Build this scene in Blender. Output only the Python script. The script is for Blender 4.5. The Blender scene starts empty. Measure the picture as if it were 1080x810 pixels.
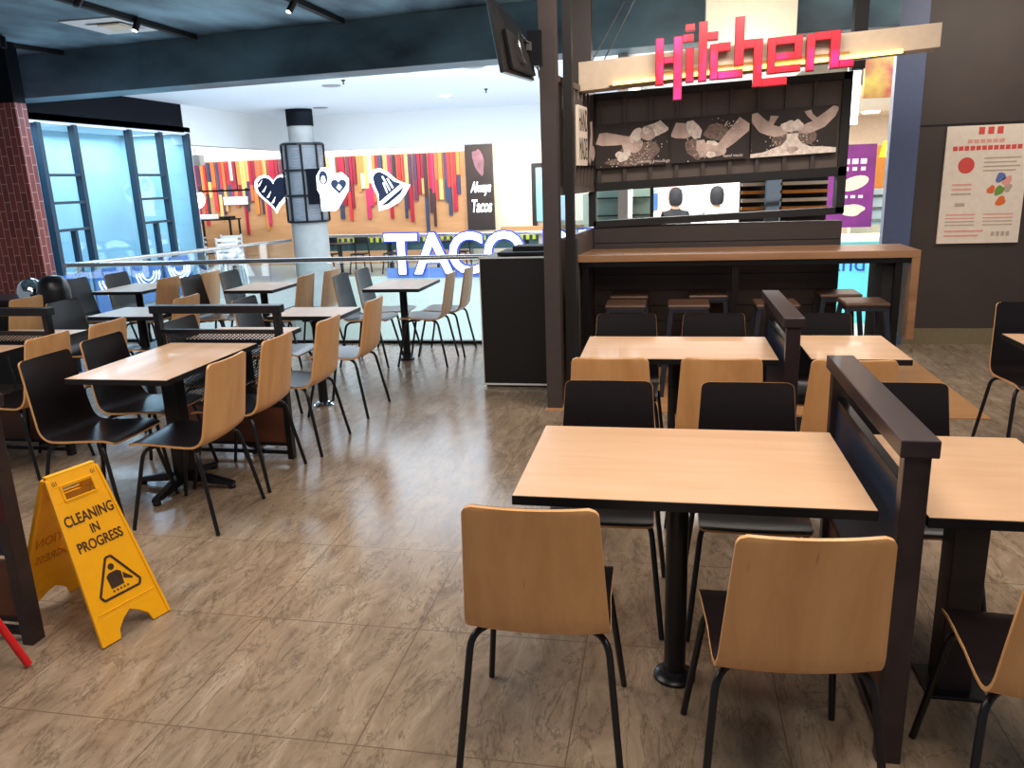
import bpy, bmesh, math, random
from mathutils import Vector, Matrix
random.seed(7)
PI = math.pi
SC = bpy.context.scene
COL = SC.collection

# ---------------------------------------------------------------- camera
yaw, pit, rol = math.radians(-11.352), math.radians(14.488), math.radians(2.04)
F = 832.35
fw = Vector((math.sin(yaw)*math.cos(pit), math.cos(yaw)*math.cos(pit), -math.sin(pit)))
rt = Vector((math.cos(yaw), -math.sin(yaw), 0))
dn = fw.cross(rt)
r2 = rt*math.cos(rol) + dn*math.sin(rol)
d2 = -rt*math.sin(rol) + dn*math.cos(rol)
cd = bpy.data.cameras.new('camera')
cam = bpy.data.objects.new('camera', cd)
COL.objects.link(cam)
cam.matrix_world = Matrix(((r2.x, -d2.x, -fw.x, 0), (r2.y, -d2.y, -fw.y, 0), (r2.z, -d2.z, -fw.z, 1.65), (0, 0, 0, 1)))
cd.sensor_width = 36.0
cd.lens = 36.0*F/1080.0
cd.clip_start = 0.05
cd.clip_end = 200
SC.camera = cam

# ---------------------------------------------------------------- world, exposure
w = bpy.data.worlds.new('world')
SC.world = w
w.use_nodes = True
w.node_tree.nodes['Background'].inputs[0].default_value = (0.80, 0.86, 1.0, 1)
w.node_tree.nodes['Background'].inputs[1].default_value = 0.26
SC.view_settings.view_transform = 'Standard'
SC.view_settings.look = 'None'
SC.view_settings.exposure = 0.18
SC.view_settings.gamma = 1
SC.view_settings.use_curve_mapping = False


def area(name, loc, size, power, color, target=None, spread=180):
    l = bpy.data.lights.new(name, 'AREA')
    l.shape = 'RECTANGLE'
    l.size, l.size_y = size
    l.energy = power
    l.color = color
    l.spread = math.radians(spread)
    o = bpy.data.objects.new(name, l)
    COL.objects.link(o)
    o.location = loc
    if target is not None:
        o.rotation_euler = (Vector(target)-Vector(loc)).to_track_quat('-Z', 'Y').to_euler()
    return o


WARM = (1.0, 0.88, 0.76)
COOL = (0.74, 0.87, 1.0)
area('dining_light', (0.6, 1.4, 3.2), (2.6, 2.0), 90, WARM)
area('dining_light', (0.9, 4.4, 3.2), (2.6, 1.2), 50, WARM)
area('dining_light', (-3.2, 2.6, 3.2), (2.6, 2.4), 95, (1.0, 0.92, 0.84))
area('kitchen_wall_fill', (0.4, 5.2, 3.2), (1.8, 0.5), 45, WARM, (0.4, 6.9, 1.6))  # unseen fill added to brighten the kitchen wall and its pictures
area('poster_wall_fill', (2.9, 6.6, 3.2), (1.4, 0.4), 24, WARM, (2.9, 8.0, 1.5))  # unseen fill added to lift the poster and right wall
area('atrium_down_fill', (-3.2, 12.0, 3.0), (7, 5), 300, COOL)  # area light added under the closed atrium ceiling, no roof opening there
area('atrium_uplight', (-3.4, 11.8, -2.5), (6, 6), 250, COOL, (-3.4, 11.8, 5))
area('atrium_bulkhead_fill', (-3.6, 9.6, 2.85), (6.0, 0.5), 95, (0.9, 0.95, 1.0), (-4.2, 16.0, 2.2))  # added fill, hidden by the dark beam, brightens the far bulkhead
area('gallery_light', (-7.2, 8.7, 2.75), (1.2, 0.6), 60, (0.5, 0.75, 1.0))
area('restaurant_light', (-8.0, 18.0, 2.9), (7.5, 1.2), 95, (1, 0.97, 0.94), (-8.0, 19.6, 1.0))
area('restaurant_light', (-3.4, 18.0, 2.5), (1.4, 1.0), 60, (1, 0.88, 0.70), (-3.4, 19.2, 1.2))
area('storefront_light', (-8.7, 10.4, 2.55), (0.9, 4.4), 80, (0.84, 0.93, 1.0))
area('corridor_light', (3.0, 10.6, 2.3), (4.0, 2.0), 80, (1, 0.92, 0.82))
area('hanging_panel_fill', (0.6, 6.86, 2.44), (0.6, 0.10), 4, WARM, (0.6, 7.2, 3.0))  # added out of sight behind the sign beam to light the hanging panel
area('advert_fill', (2.6, 8.5, 2.9), (0.8, 0.3), 16, (1, 0.95, 0.9), (2.6, 9.4, 2.7))  # unseen fill added to brighten the advert panel
area('kitchen_fill', (0.6, 10.6, 2.8), (2.0, 3.0), 220, (1, 0.98, 0.95))  # unseen fill added to brighten the space behind the serving window


# ---------------------------------------------------------------- materials
def lin(c):
    return tuple((x/12.92 if x <= 0.04045 else ((x+0.055)/1.055)**2.4) for x in c)


def rgb(r, g, b):
    return lin((r/255, g/255, b/255))


MATS = {}


def mat(name, col, rough=0.5, metal=0.0, emit=None, es=1.0, spec=0.5, coat=0.0, noise=0.0, nscale=20, stretch=(1, 1, 1), bump=0.0, col2=None):
    if name in MATS:
        return MATS[name]
    m = bpy.data.materials.new(name)
    m.use_nodes = True
    nt = m.node_tree
    b = nt.nodes['Principled BSDF']
    b.inputs['Base Color'].default_value = (*col, 1)
    b.inputs['Roughness'].default_value = rough
    b.inputs['Metallic'].default_value = metal
    b.inputs['Specular IOR Level'].default_value = spec
    b.inputs['Coat Weight'].default_value = coat
    if emit:
        b.inputs['Emission Color'].default_value = (*emit, 1)
        b.inputs['Emission Strength'].default_value = es
    # every material carries a faint procedural mottling so that no surface is perfectly flat
    tc = nt.nodes.new('ShaderNodeTexCoord')
    mp = nt.nodes.new('ShaderNodeMapping')
    mp.inputs['Scale'].default_value = stretch
    nz = nt.nodes.new('ShaderNodeTexNoise')
    nz.inputs['Scale'].default_value = nscale
    nz.inputs['Detail'].default_value = 5
    nt.links.new(tc.outputs['Object'], mp.inputs[0])
    nt.links.new(mp.outputs[0], nz.inputs['Vector'])
    a = noise if noise else 0.06
    mx = nt.nodes.new('ShaderNodeMix')
    mx.data_type = 'RGBA'
    c2 = col2 if col2 else tuple(max(0, x*(1-a)) for x in col)
    c1 = col if col2 else tuple(min(1, x*(1+a*0.6)) for x in col)
    mx.inputs['A'].default_value = (*c1, 1)
    mx.inputs['B'].default_value = (*c2, 1)
    rp = nt.nodes.new('ShaderNodeMapRange')
    rp.inputs['From Min'].default_value = 0.3
    rp.inputs['From Max'].default_value = 0.7
    nt.links.new(nz.outputs['Fac'], rp.inputs['Value'])
    nt.links.new(rp.outputs[0], mx.inputs['Factor'])
    nt.links.new(mx.outputs['Result'], b.inputs['Base Color'])
    if bump:
        bp = nt.nodes.new('ShaderNodeBump')
        bp.inputs['Strength'].default_value = bump
        bp.inputs['Distance'].default_value = 0.01
        nt.links.new(nz.outputs['Fac'], bp.inputs['Height'])
        nt.links.new(bp.outputs[0], b.inputs['Normal'])
    MATS[name] = m
    return m


def wood(name, c1, c2, axis='x', rough=0.4, coat=0.0, knots=True, sc=1.0):
    """long grain along one axis, broad light and dark bands, a few dark checks"""
    m = bpy.data.materials.new(name)
    m.use_nodes = True
    nt = m.node_tree
    b = nt.nodes['Principled BSDF']
    b.inputs['Roughness'].default_value = rough
    b.inputs['Coat Weight'].default_value = coat
    tc = nt.nodes.new('ShaderNodeTexCoord')
    oi = nt.nodes.new('ShaderNodeObjectInfo')
    ad = nt.nodes.new('ShaderNodeVectorMath')
    ad.operation = 'ADD'
    ml = nt.nodes.new('ShaderNodeVectorMath')
    ml.operation = 'SCALE'
    ml.inputs['Scale'].default_value = 0.5
    nt.links.new(oi.outputs['Location'], ml.inputs[0])
    nt.links.new(tc.outputs['Object'], ad.inputs[0])
    nt.links.new(ml.outputs[0], ad.inputs[1])
    mp = nt.nodes.new('ShaderNodeMapping')
    st = {'x': (1.4, 11, 11), 'y': (11, 1.4, 11), 'z': (11, 11, 1.4)}[axis]
    mp.inputs['Scale'].default_value = tuple(s*sc for s in st)
    nt.links.new(ad.outputs[0], mp.inputs[0])
    n1 = nt.nodes.new('ShaderNodeTexNoise')
    n1.inputs['Scale'].default_value = 1.0
    n1.inputs['Detail'].default_value = 8
    n1.inputs['Roughness'].default_value = 0.6
    n1.inputs['Distortion'].default_value = 0.35
    nt.links.new(mp.outputs[0], n1.inputs['Vector'])
    rp = nt.nodes.new('ShaderNodeMapRange')
    rp.inputs['From Min'].default_value = 0.28
    rp.inputs['From Max'].default_value = 0.74
    nt.links.new(n1.outputs['Fac'], rp.inputs['Value'])
    mx = nt.nodes.new('ShaderNodeMix')
    mx.data_type = 'RGBA'
    mx.inputs['A'].default_value = (*c1, 1)
    mx.inputs['B'].default_value = (*c2, 1)
    nt.links.new(rp.outputs[0], mx.inputs['Factor'])
    out = mx.outputs['Result']
    if knots:
        mp2 = nt.nodes.new('ShaderNodeMapping')
        st2 = {'x': (4.0, 40, 40), 'y': (40, 4.0, 40), 'z': (40, 40, 4.0)}[axis]
        mp2.inputs['Scale'].default_value = tuple(s*sc for s in st2)
        nt.links.new(ad.outputs[0], mp2.inputs[0])
        n2 = nt.nodes.new('ShaderNodeTexNoise')
        n2.inputs['Scale'].default_value = 1.0
        n2.inputs['Detail'].default_value = 2
        nt.links.new(mp2.outputs[0], n2.inputs['Vector'])
        r3 = nt.nodes.new('ShaderNodeMapRange')
        r3.inputs['From Min'].default_value = 0.72
        r3.inputs['From Max'].default_value = 0.80
        r3.inputs['To Max'].default_value = 0.6
        nt.links.new(n2.outputs['Fac'], r3.inputs['Value'])
        m2 = nt.nodes.new('ShaderNodeMix')
        m2.data_type = 'RGBA'
        m2.inputs['B'].default_value = (*[x*0.35 for x in c2], 1)
        nt.links.new(out, m2.inputs['A'])
        nt.links.new(r3.outputs[0], m2.inputs['Factor'])
        out = m2.outputs['Result']
    nt.links.new(out, b.inputs['Base Color'])
    MATS[name] = m
    return m


def mesh_screen_mat():
    """black expanded-metal screen: diamond holes cut by real transparency in object space"""
    m = bpy.data.materials.new('perforated_metal')
    m.use_nodes = True
    nt = m.node_tree
    b = nt.nodes['Principled BSDF']
    b.inputs['Base Color'].default_value = (*rgb(40, 42, 48), 1)
    b.inputs['Roughness'].default_value = 0.35
    b.inputs['Metallic'].default_value = 0.3
    tc = nt.nodes.new('ShaderNodeTexCoord')
    sx = nt.nodes.new('ShaderNodeSeparateXYZ')
    nt.links.new(tc.outputs['Object'], sx.inputs[0])

    def mth(op, a, bb=None):
        n = nt.nodes.new('ShaderNodeMath')
        n.operation = op
        for i, v in enumerate((a, bb)):
            if v is None:
                continue
            if isinstance(v, (int, float)):
                n.inputs[i].default_value = v
            else:
                nt.links.new(v, n.inputs[i])
        return n.outputs[0]
    u = mth('MULTIPLY', sx.outputs['X'], 1/0.026)
    v = mth('MULTIPLY', sx.outputs['Z'], 1/0.017)
    p = mth('PINGPONG', mth('ADD', u, v), 0.5)
    q = mth('PINGPONG', mth('SUBTRACT', u, v), 0.5)
    hole = mth('GREATER_THAN', mth('MINIMUM', p, q), 0.15)
    tr = nt.nodes.new('ShaderNodeBsdfTransparent')
    ms = nt.nodes.new('ShaderNodeMixShader')
    nt.links.new(hole, ms.inputs[0])
    nt.links.new(b.outputs[0], ms.inputs[1])
    nt.links.new(tr.outputs[0], ms.inputs[2])
    nt.links.new(ms.outputs[0], nt.nodes['Material Output'].inputs[0])
    return m


def glass_mat(name, tint, refl=1.0):
    m = bpy.data.materials.new(name)
    m.use_nodes = True
    nt = m.node_tree
    nt.nodes.remove(nt.nodes['Principled BSDF'])
    tr = nt.nodes.new('ShaderNodeBsdfTransparent')
    tr.inputs[0].default_value = (*tint, 1)
    gl = nt.nodes.new('ShaderNodeBsdfGlossy')
    gl.inputs['Roughness'].default_value = 0.02
    fr = nt.nodes.new('ShaderNodeFresnel')
    ge = nt.nodes.new('ShaderNodeNewGeometry')      # the back face of a pane sees the inverse index
    ma = nt.nodes.new('ShaderNodeMath')
    ma.operation = 'MULTIPLY_ADD'
    ma.inputs[1].default_value = 1/(1.45*refl)-1.45*refl
    ma.inputs[2].default_value = 1.45*refl
    nt.links.new(ge.outputs['Backfacing'], ma.inputs[0])
    nt.links.new(ma.outputs[0], fr.inputs['IOR'])
    ms = nt.nodes.new('ShaderNodeMixShader')
    nt.links.new(fr.outputs[0], ms.inputs[0])
    nt.links.new(tr.outputs[0], ms.inputs[1])
    nt.links.new(gl.outputs[0], ms.inputs[2])
    nt.links.new(ms.outputs[0], nt.nodes['Material Output'].inputs[0])
    return m


def floor_mat():
    m = bpy.data.materials.new('stone_look_floor_tile')
    m.use_nodes = True
    nt = m.node_tree
    b = nt.nodes['Principled BSDF']
    tc = nt.nodes.new('ShaderNodeTexCoord')
    mp = nt.nodes.new('ShaderNodeMapping')
    mp.inputs['Location'].default_value = (0.27+0.64*40, -1.915+0.645*40, 0)
    nt.links.new(tc.outputs['Object'], mp.inputs[0])
    br = nt.nodes.new('ShaderNodeTexBrick')
    br.offset = 0.0
    br.inputs['Color1'].default_value = (0.62, 0.62, 0.62, 1)
    br.inputs['Color2'].default_value = (0.50, 0.50, 0.50, 1)
    br.inputs['Mortar'].default_value = (0, 0, 0, 1)
    br.inputs['Scale'].default_value = 1.0
    br.inputs['Mortar Size'].default_value = 0.0026
    br.inputs['Mortar Smooth'].default_value = 0.2
    br.inputs['Brick Width'].default_value = 0.64
    br.inputs['Row Height'].default_value = 0.645
    nt.links.new(mp.outputs[0], br.inputs['Vector'])
    # streaky stone, veins roughly along Y
    m2 = nt.nodes.new('ShaderNodeMapping')
    m2.inputs['Rotation'].default_value = (0, 0, math.radians(10))
    m2.inputs['Scale'].default_value = (5.0, 1.7, 1)
    nt.links.new(tc.outputs['Object'], m2.inputs[0])
    n1 = nt.nodes.new('ShaderNodeTexNoise')
    n1.inputs['Scale'].default_value = 2.0
    n1.inputs['Detail'].default_value = 12
    n1.inputs['Roughness'].default_value = 0.70
    n1.inputs['Distortion'].default_value = 1.0
    nt.links.new(m2.outputs[0], n1.inputs['Vector'])
    cr = nt.nodes.new('ShaderNodeValToRGB')
    e = cr.color_ramp.elements
    e[0].position, e[0].color = 0.30, (*rgb(118, 99, 82), 1)
    e[1].position, e[1].color = 0.70, (*rgb(180, 162, 141), 1)
    x = cr.color_ramp.elements.new(0.42)
    x.color = (*rgb(144, 124, 104), 1)
    x = cr.color_ramp.elements.new(0.55)
    x.color = (*rgb(160, 140, 118), 1)
    nt.links.new(n1.outputs['Fac'], cr.inputs[0])
    # broad blotches
    n2 = nt.nodes.new('ShaderNodeTexNoise')
    n2.inputs['Scale'].default_value = 0.9
    n2.inputs['Detail'].default_value = 3
    nt.links.new(tc.outputs['Object'], n2.inputs['Vector'])
    mxa = nt.nodes.new('ShaderNodeMix')
    mxa.data_type = 'RGBA'
    mxa.blend_type = 'MULTIPLY'
    mxa.inputs['Factor'].default_value = 0.5
    r2_ = nt.nodes.new('ShaderNodeMapRange')
    r2_.inputs['From Min'].default_value = 0.3
    r2_.inputs['From Max'].default_value = 0.7
    r2_.inputs['To Min'].default_value = 0.6
    r2_.inputs['To Max'].default_value = 1.1
    nt.links.new(n2.outputs['Fac'], r2_.inputs[0])
    nt.links.new(cr.outputs[0], mxa.inputs['A'])
    nt.links.new(r2_.outputs[0], mxa.inputs['B'])
    # fine dark veins
    m3 = nt.nodes.new('ShaderNodeMapping')
    m3.inputs['Rotation'].default_value = (0, 0, math.radians(-14))
    m3.inputs['Scale'].default_value = (7.0, 2.0, 1)
    nt.links.new(tc.outputs['Object'], m3.inputs[0])
    def veins(scale, rot, wid, strength, seed):
        mm = nt.nodes.new('ShaderNodeMapping')
        mm.inputs['Location'].default_value = (seed, seed*1.7, 0)
        mm.inputs['Rotation'].default_value = (0, 0, math.radians(rot))
        mm.inputs['Scale'].default_value = scale
        nt.links.new(tc.outputs['Object'], mm.inputs[0])
        n = nt.nodes.new('ShaderNodeTexNoise')
        n.inputs['Scale'].default_value = 1.0
        n.inputs['Detail'].default_value = 7
        n.inputs['Roughness'].default_value = 0.62
        n.inputs['Distortion'].default_value = 0.6
        nt.links.new(mm.outputs[0], n.inputs['Vector'])
        a = nt.nodes.new('ShaderNodeMath')
        a.operation = 'SUBTRACT'
        a.inputs[1].default_value = 0.5
        nt.links.new(n.outputs['Fac'], a.inputs[0])
        b_ = nt.nodes.new('ShaderNodeMath')
        b_.operation = 'ABSOLUTE'
        nt.links.new(a.outputs[0], b_.inputs[0])
        c = nt.nodes.new('ShaderNodeMapRange')
        c.inputs['From Max'].default_value = wid
        c.inputs['To Min'].default_value = strength
        c.inputs['To Max'].default_value = 0.0
        nt.links.new(b_.outputs[0], c.inputs[0])
        return c.outputs[0]
    va = veins((7.0, 2.2, 1), -14, 0.016, 0.75, 0.0)
    vb = veins((11.0, 3.0, 1), 12, 0.012, 0.5, 5.3)
    msk = nt.nodes.new('ShaderNodeMapRange')
    msk.inputs['From Min'].default_value = 0.42
    msk.inputs['From Max'].default_value = 0.60
    nt.links.new(n2.outputs['Fac'], msk.inputs[0])
    vm = nt.nodes.new('ShaderNodeMath')
    vm.operation = 'MAXIMUM'
    nt.links.new(va, vm.inputs[0])
    nt.links.new(vb, vm.inputs[1])
    r3 = nt.nodes.new('ShaderNodeMath')
    r3.operation = 'MULTIPLY_ADD'
    r3.inputs[1].default_value = 0.8
    r3.inputs[2].default_value = 0.0
    nt.links.new(vm.outputs[0], r3.inputs[0])
    mxb = nt.nodes.new('ShaderNodeMix')
    mxb.data_type = 'RGBA'
    mxb.inputs['B'].default_value = (*rgb(84, 68, 54), 1)
    nt.links.new(r3.outputs[0], mxb.inputs['Factor'])
    nt.links.new(mxa.outputs['Result'], mxb.inputs['A'])
    mxc = nt.nodes.new('ShaderNodeMix')
    mxc.data_type = 'RGBA'
    mxc.inputs['B'].default_value = (*rgb(112, 92, 76), 1)
    nt.links.new(br.outputs['Fac'], mxc.inputs['Factor'])
    nt.links.new(mxb.outputs['Result'], mxc.inputs['A'])
    nt.links.new(mxc.outputs['Result'], b.inputs['Base Color'])
    rr = nt.nodes.new('ShaderNodeMapRange')
    rr.inputs['To Min'].default_value = 0.14
    rr.inputs['To Max'].default_value = 0.30
    nt.links.new(n1.outputs['Fac'], rr.inputs[0])
    nt.links.new(rr.outputs[0], b.inputs['Roughness'])
    bp = nt.nodes.new('ShaderNodeBump')
    bp.inputs['Strength'].default_value = 0.12
    bp.inputs['Distance'].default_value = 0.004
    nt.links.new(n1.outputs['Fac'], bp.inputs['Height'])
    nt.links.new(bp.outputs[0], b.inputs['Normal'])
    return m


def brick_mat():
    m = bpy.data.materials.new('red_brick')
    m.use_nodes = True
    nt = m.node_tree
    b = nt.nodes['Principled BSDF']
    b.inputs['Roughness'].default_value = 0.7
    tc = nt.nodes.new('ShaderNodeTexCoord')
    sx = nt.nodes.new('ShaderNodeSeparateXYZ')
    cb = nt.nodes.new('ShaderNodeCombineXYZ')
    ad = nt.nodes.new('ShaderNodeMath')
    ad.operation = 'ADD'
    nt.links.new(tc.outputs['Object'], sx.inputs[0])
    nt.links.new(sx.outputs['X'], ad.inputs[0])
    nt.links.new(sx.outputs['Y'], ad.inputs[1])
    nt.links.new(sx.outputs['Z'], cb.inputs['X'])
    nt.links.new(ad.outputs[0], cb.inputs['Y'])
    br = nt.nodes.new('ShaderNodeTexBrick')
    br.inputs['Color1'].default_value = (*rgb(150, 74, 68), 1)
    br.inputs['Color2'].default_value = (*rgb(122, 56, 54), 1)
    br.inputs['Mortar'].default_value = (*rgb(214, 158, 142), 1)
    br.inputs['Scale'].default_value = 1.0
    br.inputs['Mortar Size'].default_value = 0.004
    br.inputs['Brick Width'].default_value = 0.20
    br.inputs['Row Height'].default_value = 0.078
    nt.links.new(cb.outputs[0], br.inputs['Vector'])
    nt.links.new(br.outputs['Color'], b.inputs['Base Color'])
    return m


def patchy_mat(name, ca, cb_, scale=1.2, rough=0.5, stretch=(1, 1, 1)):
    m = mat(name, ca, rough=rough, nscale=scale, stretch=stretch, col2=cb_)
    return m


M = {}
M['floor'] = floor_mat()
M['brick'] = brick_mat()
M['screen'] = mesh_screen_mat()
M['glass'] = glass_mat('clear_glass', (0.93, 0.975, 0.975))
M['store_glass'] = glass_mat('blue_tinted_glass', (0.74, 0.90, 0.97))
M['table'] = wood('maple_laminate', rgb(222, 184, 150), rgb(206, 164, 126), 'x', 0.36, 0.1)
M['ply'] = wood('beech_plywood', rgb(224, 172, 116), rgb(200, 144, 90), 'z', 0.42, 0.08)
M['counter'] = wood('oak_counter_wood', rgb(172, 130, 96), rgb(132, 94, 66), 'x', 0.35, 0.1)
M['stool_seat'] = wood('brown_seat_wood', rgb(98, 70, 54), rgb(60, 44, 36), 'x', 0.4, 0)
M['plank_floor'] = wood('orange_plank_wood', rgb(196, 146, 96), rgb(172, 122, 78), 'x', 0.4, 0.1)
M['panel_wood'] = wood('red_brown_panel', rgb(112, 66, 44), rgb(78, 44, 32), 'x', 0.4, 0)
M['stained'] = wood('dark_stained_wood', rgb(54, 40, 42), rgb(34, 25, 28), 'x', 0.38, 0.1, knots=False)
M['restaurant_wood'] = wood('honey_wood_cladding', rgb(206, 158, 112), rgb(178, 130, 86), 'x', 0.5, 0, knots=False, sc=0.5)
M['lining'] = mat('black_laminate', rgb(24, 17, 18), 0.30, spec=0.4, noise=0.2, nscale=40)
M['edge'] = mat('black_edging', rgb(16, 13, 15), 0.45)
M['black'] = mat('black_steel', rgb(22, 22, 26), 0.32, metal=0.2, noise=0.1)
M['blackmatt'] = mat('matt_black', rgb(20, 19, 21), 0.7, noise=0.15, nscale=8)
M['kiosk'] = mat('black_laminate_panel', rgb(18, 15, 17), 0.5, noise=0.12, nscale=60)
M['steel'] = mat('brushed_steel', rgb(190, 190, 190), 0.25, metal=1.0)
M['chrome'] = mat('polished_chrome', rgb(215, 225, 228), 0.08, metal=1.0)
M['gunmetal'] = mat('gunmetal', rgb(58, 62, 74), 0.3, metal=0.6)
M['yellow'] = mat('yellow_plastic', rgb(252, 178, 12), 0.38, spec=0.4, noise=0.05)
M['print_black'] = mat('worn_black_print', rgb(58, 30, 12), 0.6, noise=0.4, nscale=60)
M['red'] = mat('red_painted_metal', rgb(214, 32, 34), 0.3)
M['dark_ceiling'] = patchy_mat('dark_blue_painted_ceiling', rgb(38, 50, 64), rgb(150, 186, 204), 1.1, 0.55, (1.6, 0.7, 1))
M['dark_beam'] = patchy_mat('dark_teal_painted_beam', rgb(26, 42, 56), rgb(96, 132, 148), 1.0, 0.5, (0.8, 1, 1.6))
M['navy'] = mat('navy_black_bulkhead', rgb(9, 13, 22), 0.8, spec=0.15)
M['white'] = mat('white_plaster', rgb(232, 234, 234), 0.8, noise=0.01)
M['cool_white'] = mat('pale_ceiling_paint', rgb(228, 234, 242), 0.8, noise=0.01)
M['cream'] = mat('cream_plaster', rgb(238, 222, 200), 0.8)
M['fascia'] = mat('pale_green_slab_fascia', rgb(222, 228, 216), 0.6)
M['wall_dark'] = mat('dark_brown_wall_paint', rgb(70, 60, 56), 0.55, noise=0.1, nscale=3)
M['plank_dark'] = mat('dark_brown_boards', rgb(58, 49, 47), 0.5, noise=0.15, nscale=6, stretch=(1, 8, 8))
M['batten_dark'] = mat('dark_brown_steel_cladding', rgb(96, 84, 78), 0.5, metal=0.1, noise=0.1, nscale=5)
M['post'] = mat('charcoal_brown_steel', rgb(70, 61, 59), 0.45, metal=0.1)
M['sign_beam'] = mat('beige_signboard', rgb(204, 184, 162), 0.5)
M['pillar'] = mat('grey_pillar_blue_glow', rgb(86, 98, 132), 0.45)  # blue glow of coloured light is put into the base colour
M['neon_red'] = mat('red_lit_acrylic', rgb(200, 10, 30), 0.3, emit=(1.0, 0.006, 0.035), es=0.85)
_nt = M['neon_red'].node_tree            # red acrylic with hotter pink where the tubes sit behind it
_b = _nt.nodes['Principled BSDF']
_n = _nt.nodes.new('ShaderNodeTexNoise')
_n.inputs['Scale'].default_value = 4.5
_n.inputs['Detail'].default_value = 1
_tc = _nt.nodes.new('ShaderNodeTexCoord')
_nt.links.new(_tc.outputs['Object'], _n.inputs['Vector'])
_r = _nt.nodes.new('ShaderNodeValToRGB')
_r.color_ramp.elements[0].position = 0.50
_r.color_ramp.elements[0].color = (0.95, 0.004, 0.03, 1)
_r.color_ramp.elements[1].position = 0.72
_r.color_ramp.elements[1].color = (1.0, 0.06, 0.55, 1)
_nt.links.new(_n.outputs['Fac'], _r.inputs[0])
_nt.links.new(_r.outputs[0], _b.inputs['Emission Color'])
M['neon_pink'] = mat('pink_lit_acrylic', rgb(220, 20, 110), 0.3, emit=(1.0, 0.015, 0.14), es=0.9)
M['red_case'] = mat('red_letter_case', rgb(150, 6, 16), 0.4)
M['warm_tube'] = mat('warm_light_strip', (1, 0.8, 0.4), 0.5, emit=(1.0, 0.62, 0.10), es=2.6)
M['letter_white'] = mat('white_lit_letter', (1, 1, 1), 0.5, emit=(0.92, 0.96, 1.0), es=2.6)
M['letter_blue'] = mat('blue_letter_case', rgb(40, 52, 150), 0.4, emit=(0.06, 0.10, 0.6), es=0.5)
M['icon_navy'] = mat('navy_sign_face', rgb(38, 52, 84), 0.5)
M['lamp'] = mat('lit_lamp_face', (1, 1, 1), 0.5, emit=(1, 0.97, 0.9), es=9)
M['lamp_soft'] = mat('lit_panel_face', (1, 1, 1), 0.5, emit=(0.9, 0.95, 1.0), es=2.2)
M['teal_frame'] = mat('dark_teal_metal_frame', rgb(34, 56, 72), 0.4, metal=0.2)
M['store_wall'] = mat('pale_blue_store_wall', rgb(196, 218, 226), 0.7, noise=0.1, nscale=1.5)
M['concrete'] = mat('grey_concrete', rgb(160, 162, 160), 0.7, noise=0.1, nscale=5)
M['grey_rib'] = mat('grey_ribbed_panel', rgb(132, 138, 146), 0.4)
M['baseboard'] = mat('greenish_stone_base', rgb(132, 120, 92), 0.4)
M['poster_paper'] = mat('cream_poster_paper', rgb(244, 230, 214), 0.6)
M['poster_red'] = mat('red_poster_print', rgb(226, 84, 76), 0.6)
M['poster_pink'] = mat('faded_pink_print', rgb(238, 168, 156), 0.6)
M['poster_grey'] = mat('faded_grey_print', rgb(196, 178, 160), 0.6)
M['poster_green'] = mat('green_print', rgb(120, 160, 70), 0.6)
M['poster_blue'] = mat('blue_print', rgb(100, 120, 180), 0.6)
M['poster_orange'] = mat('orange_print', rgb(236, 116, 60), 0.6)
M['canvas'] = mat('black_brown_canvas', rgb(42, 31, 30), 0.6, noise=0.25, nscale=5)
M['flesh_print'] = mat('sepia_arm_print', rgb(206, 182, 172), 0.6, noise=0.35, nscale=9)
M['flour_print'] = mat('pale_flour_print', rgb(238, 224, 214), 0.6, noise=0.3, nscale=26)
M['dust_print'] = mat('dusty_sepia_print', rgb(128, 106, 98), 0.6, noise=0.5, nscale=40)
M['purple'] = mat('purple_poster', rgb(108, 34, 112), 0.5, noise=0.3, nscale=3)
M['orange_wall'] = mat('orange_wall_paint', rgb(230, 150, 70), 0.6)
M['teal_lit'] = mat('turquoise_lit_panel', rgb(110, 210, 214), 0.4, emit=rgb(90, 200, 205), es=0.5)
M['yellow_shade'] = mat('yellow_lit_shade', rgb(250, 225, 20), 0.4, emit=(1, 0.8, 0.02), es=1.0)
M['tiles_far'] = mat('pale_grey_floor', rgb(170, 172, 170), 0.3)
M['cloth'] = mat('black_cloth', rgb(24, 24, 30), 0.8)
M['skin'] = mat('skin', rgb(196, 150, 122), 0.5)
M['screen_lit'] = mat('lit_window_view', rgb(120, 170, 200), 0.4, emit=rgb(110, 160, 190), es=0.5)
M['table_rot'] = wood('maple_laminate_lengthwise', rgb(222, 184, 150), rgb(206, 164, 126), 'y', 0.36, 0.1)


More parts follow.
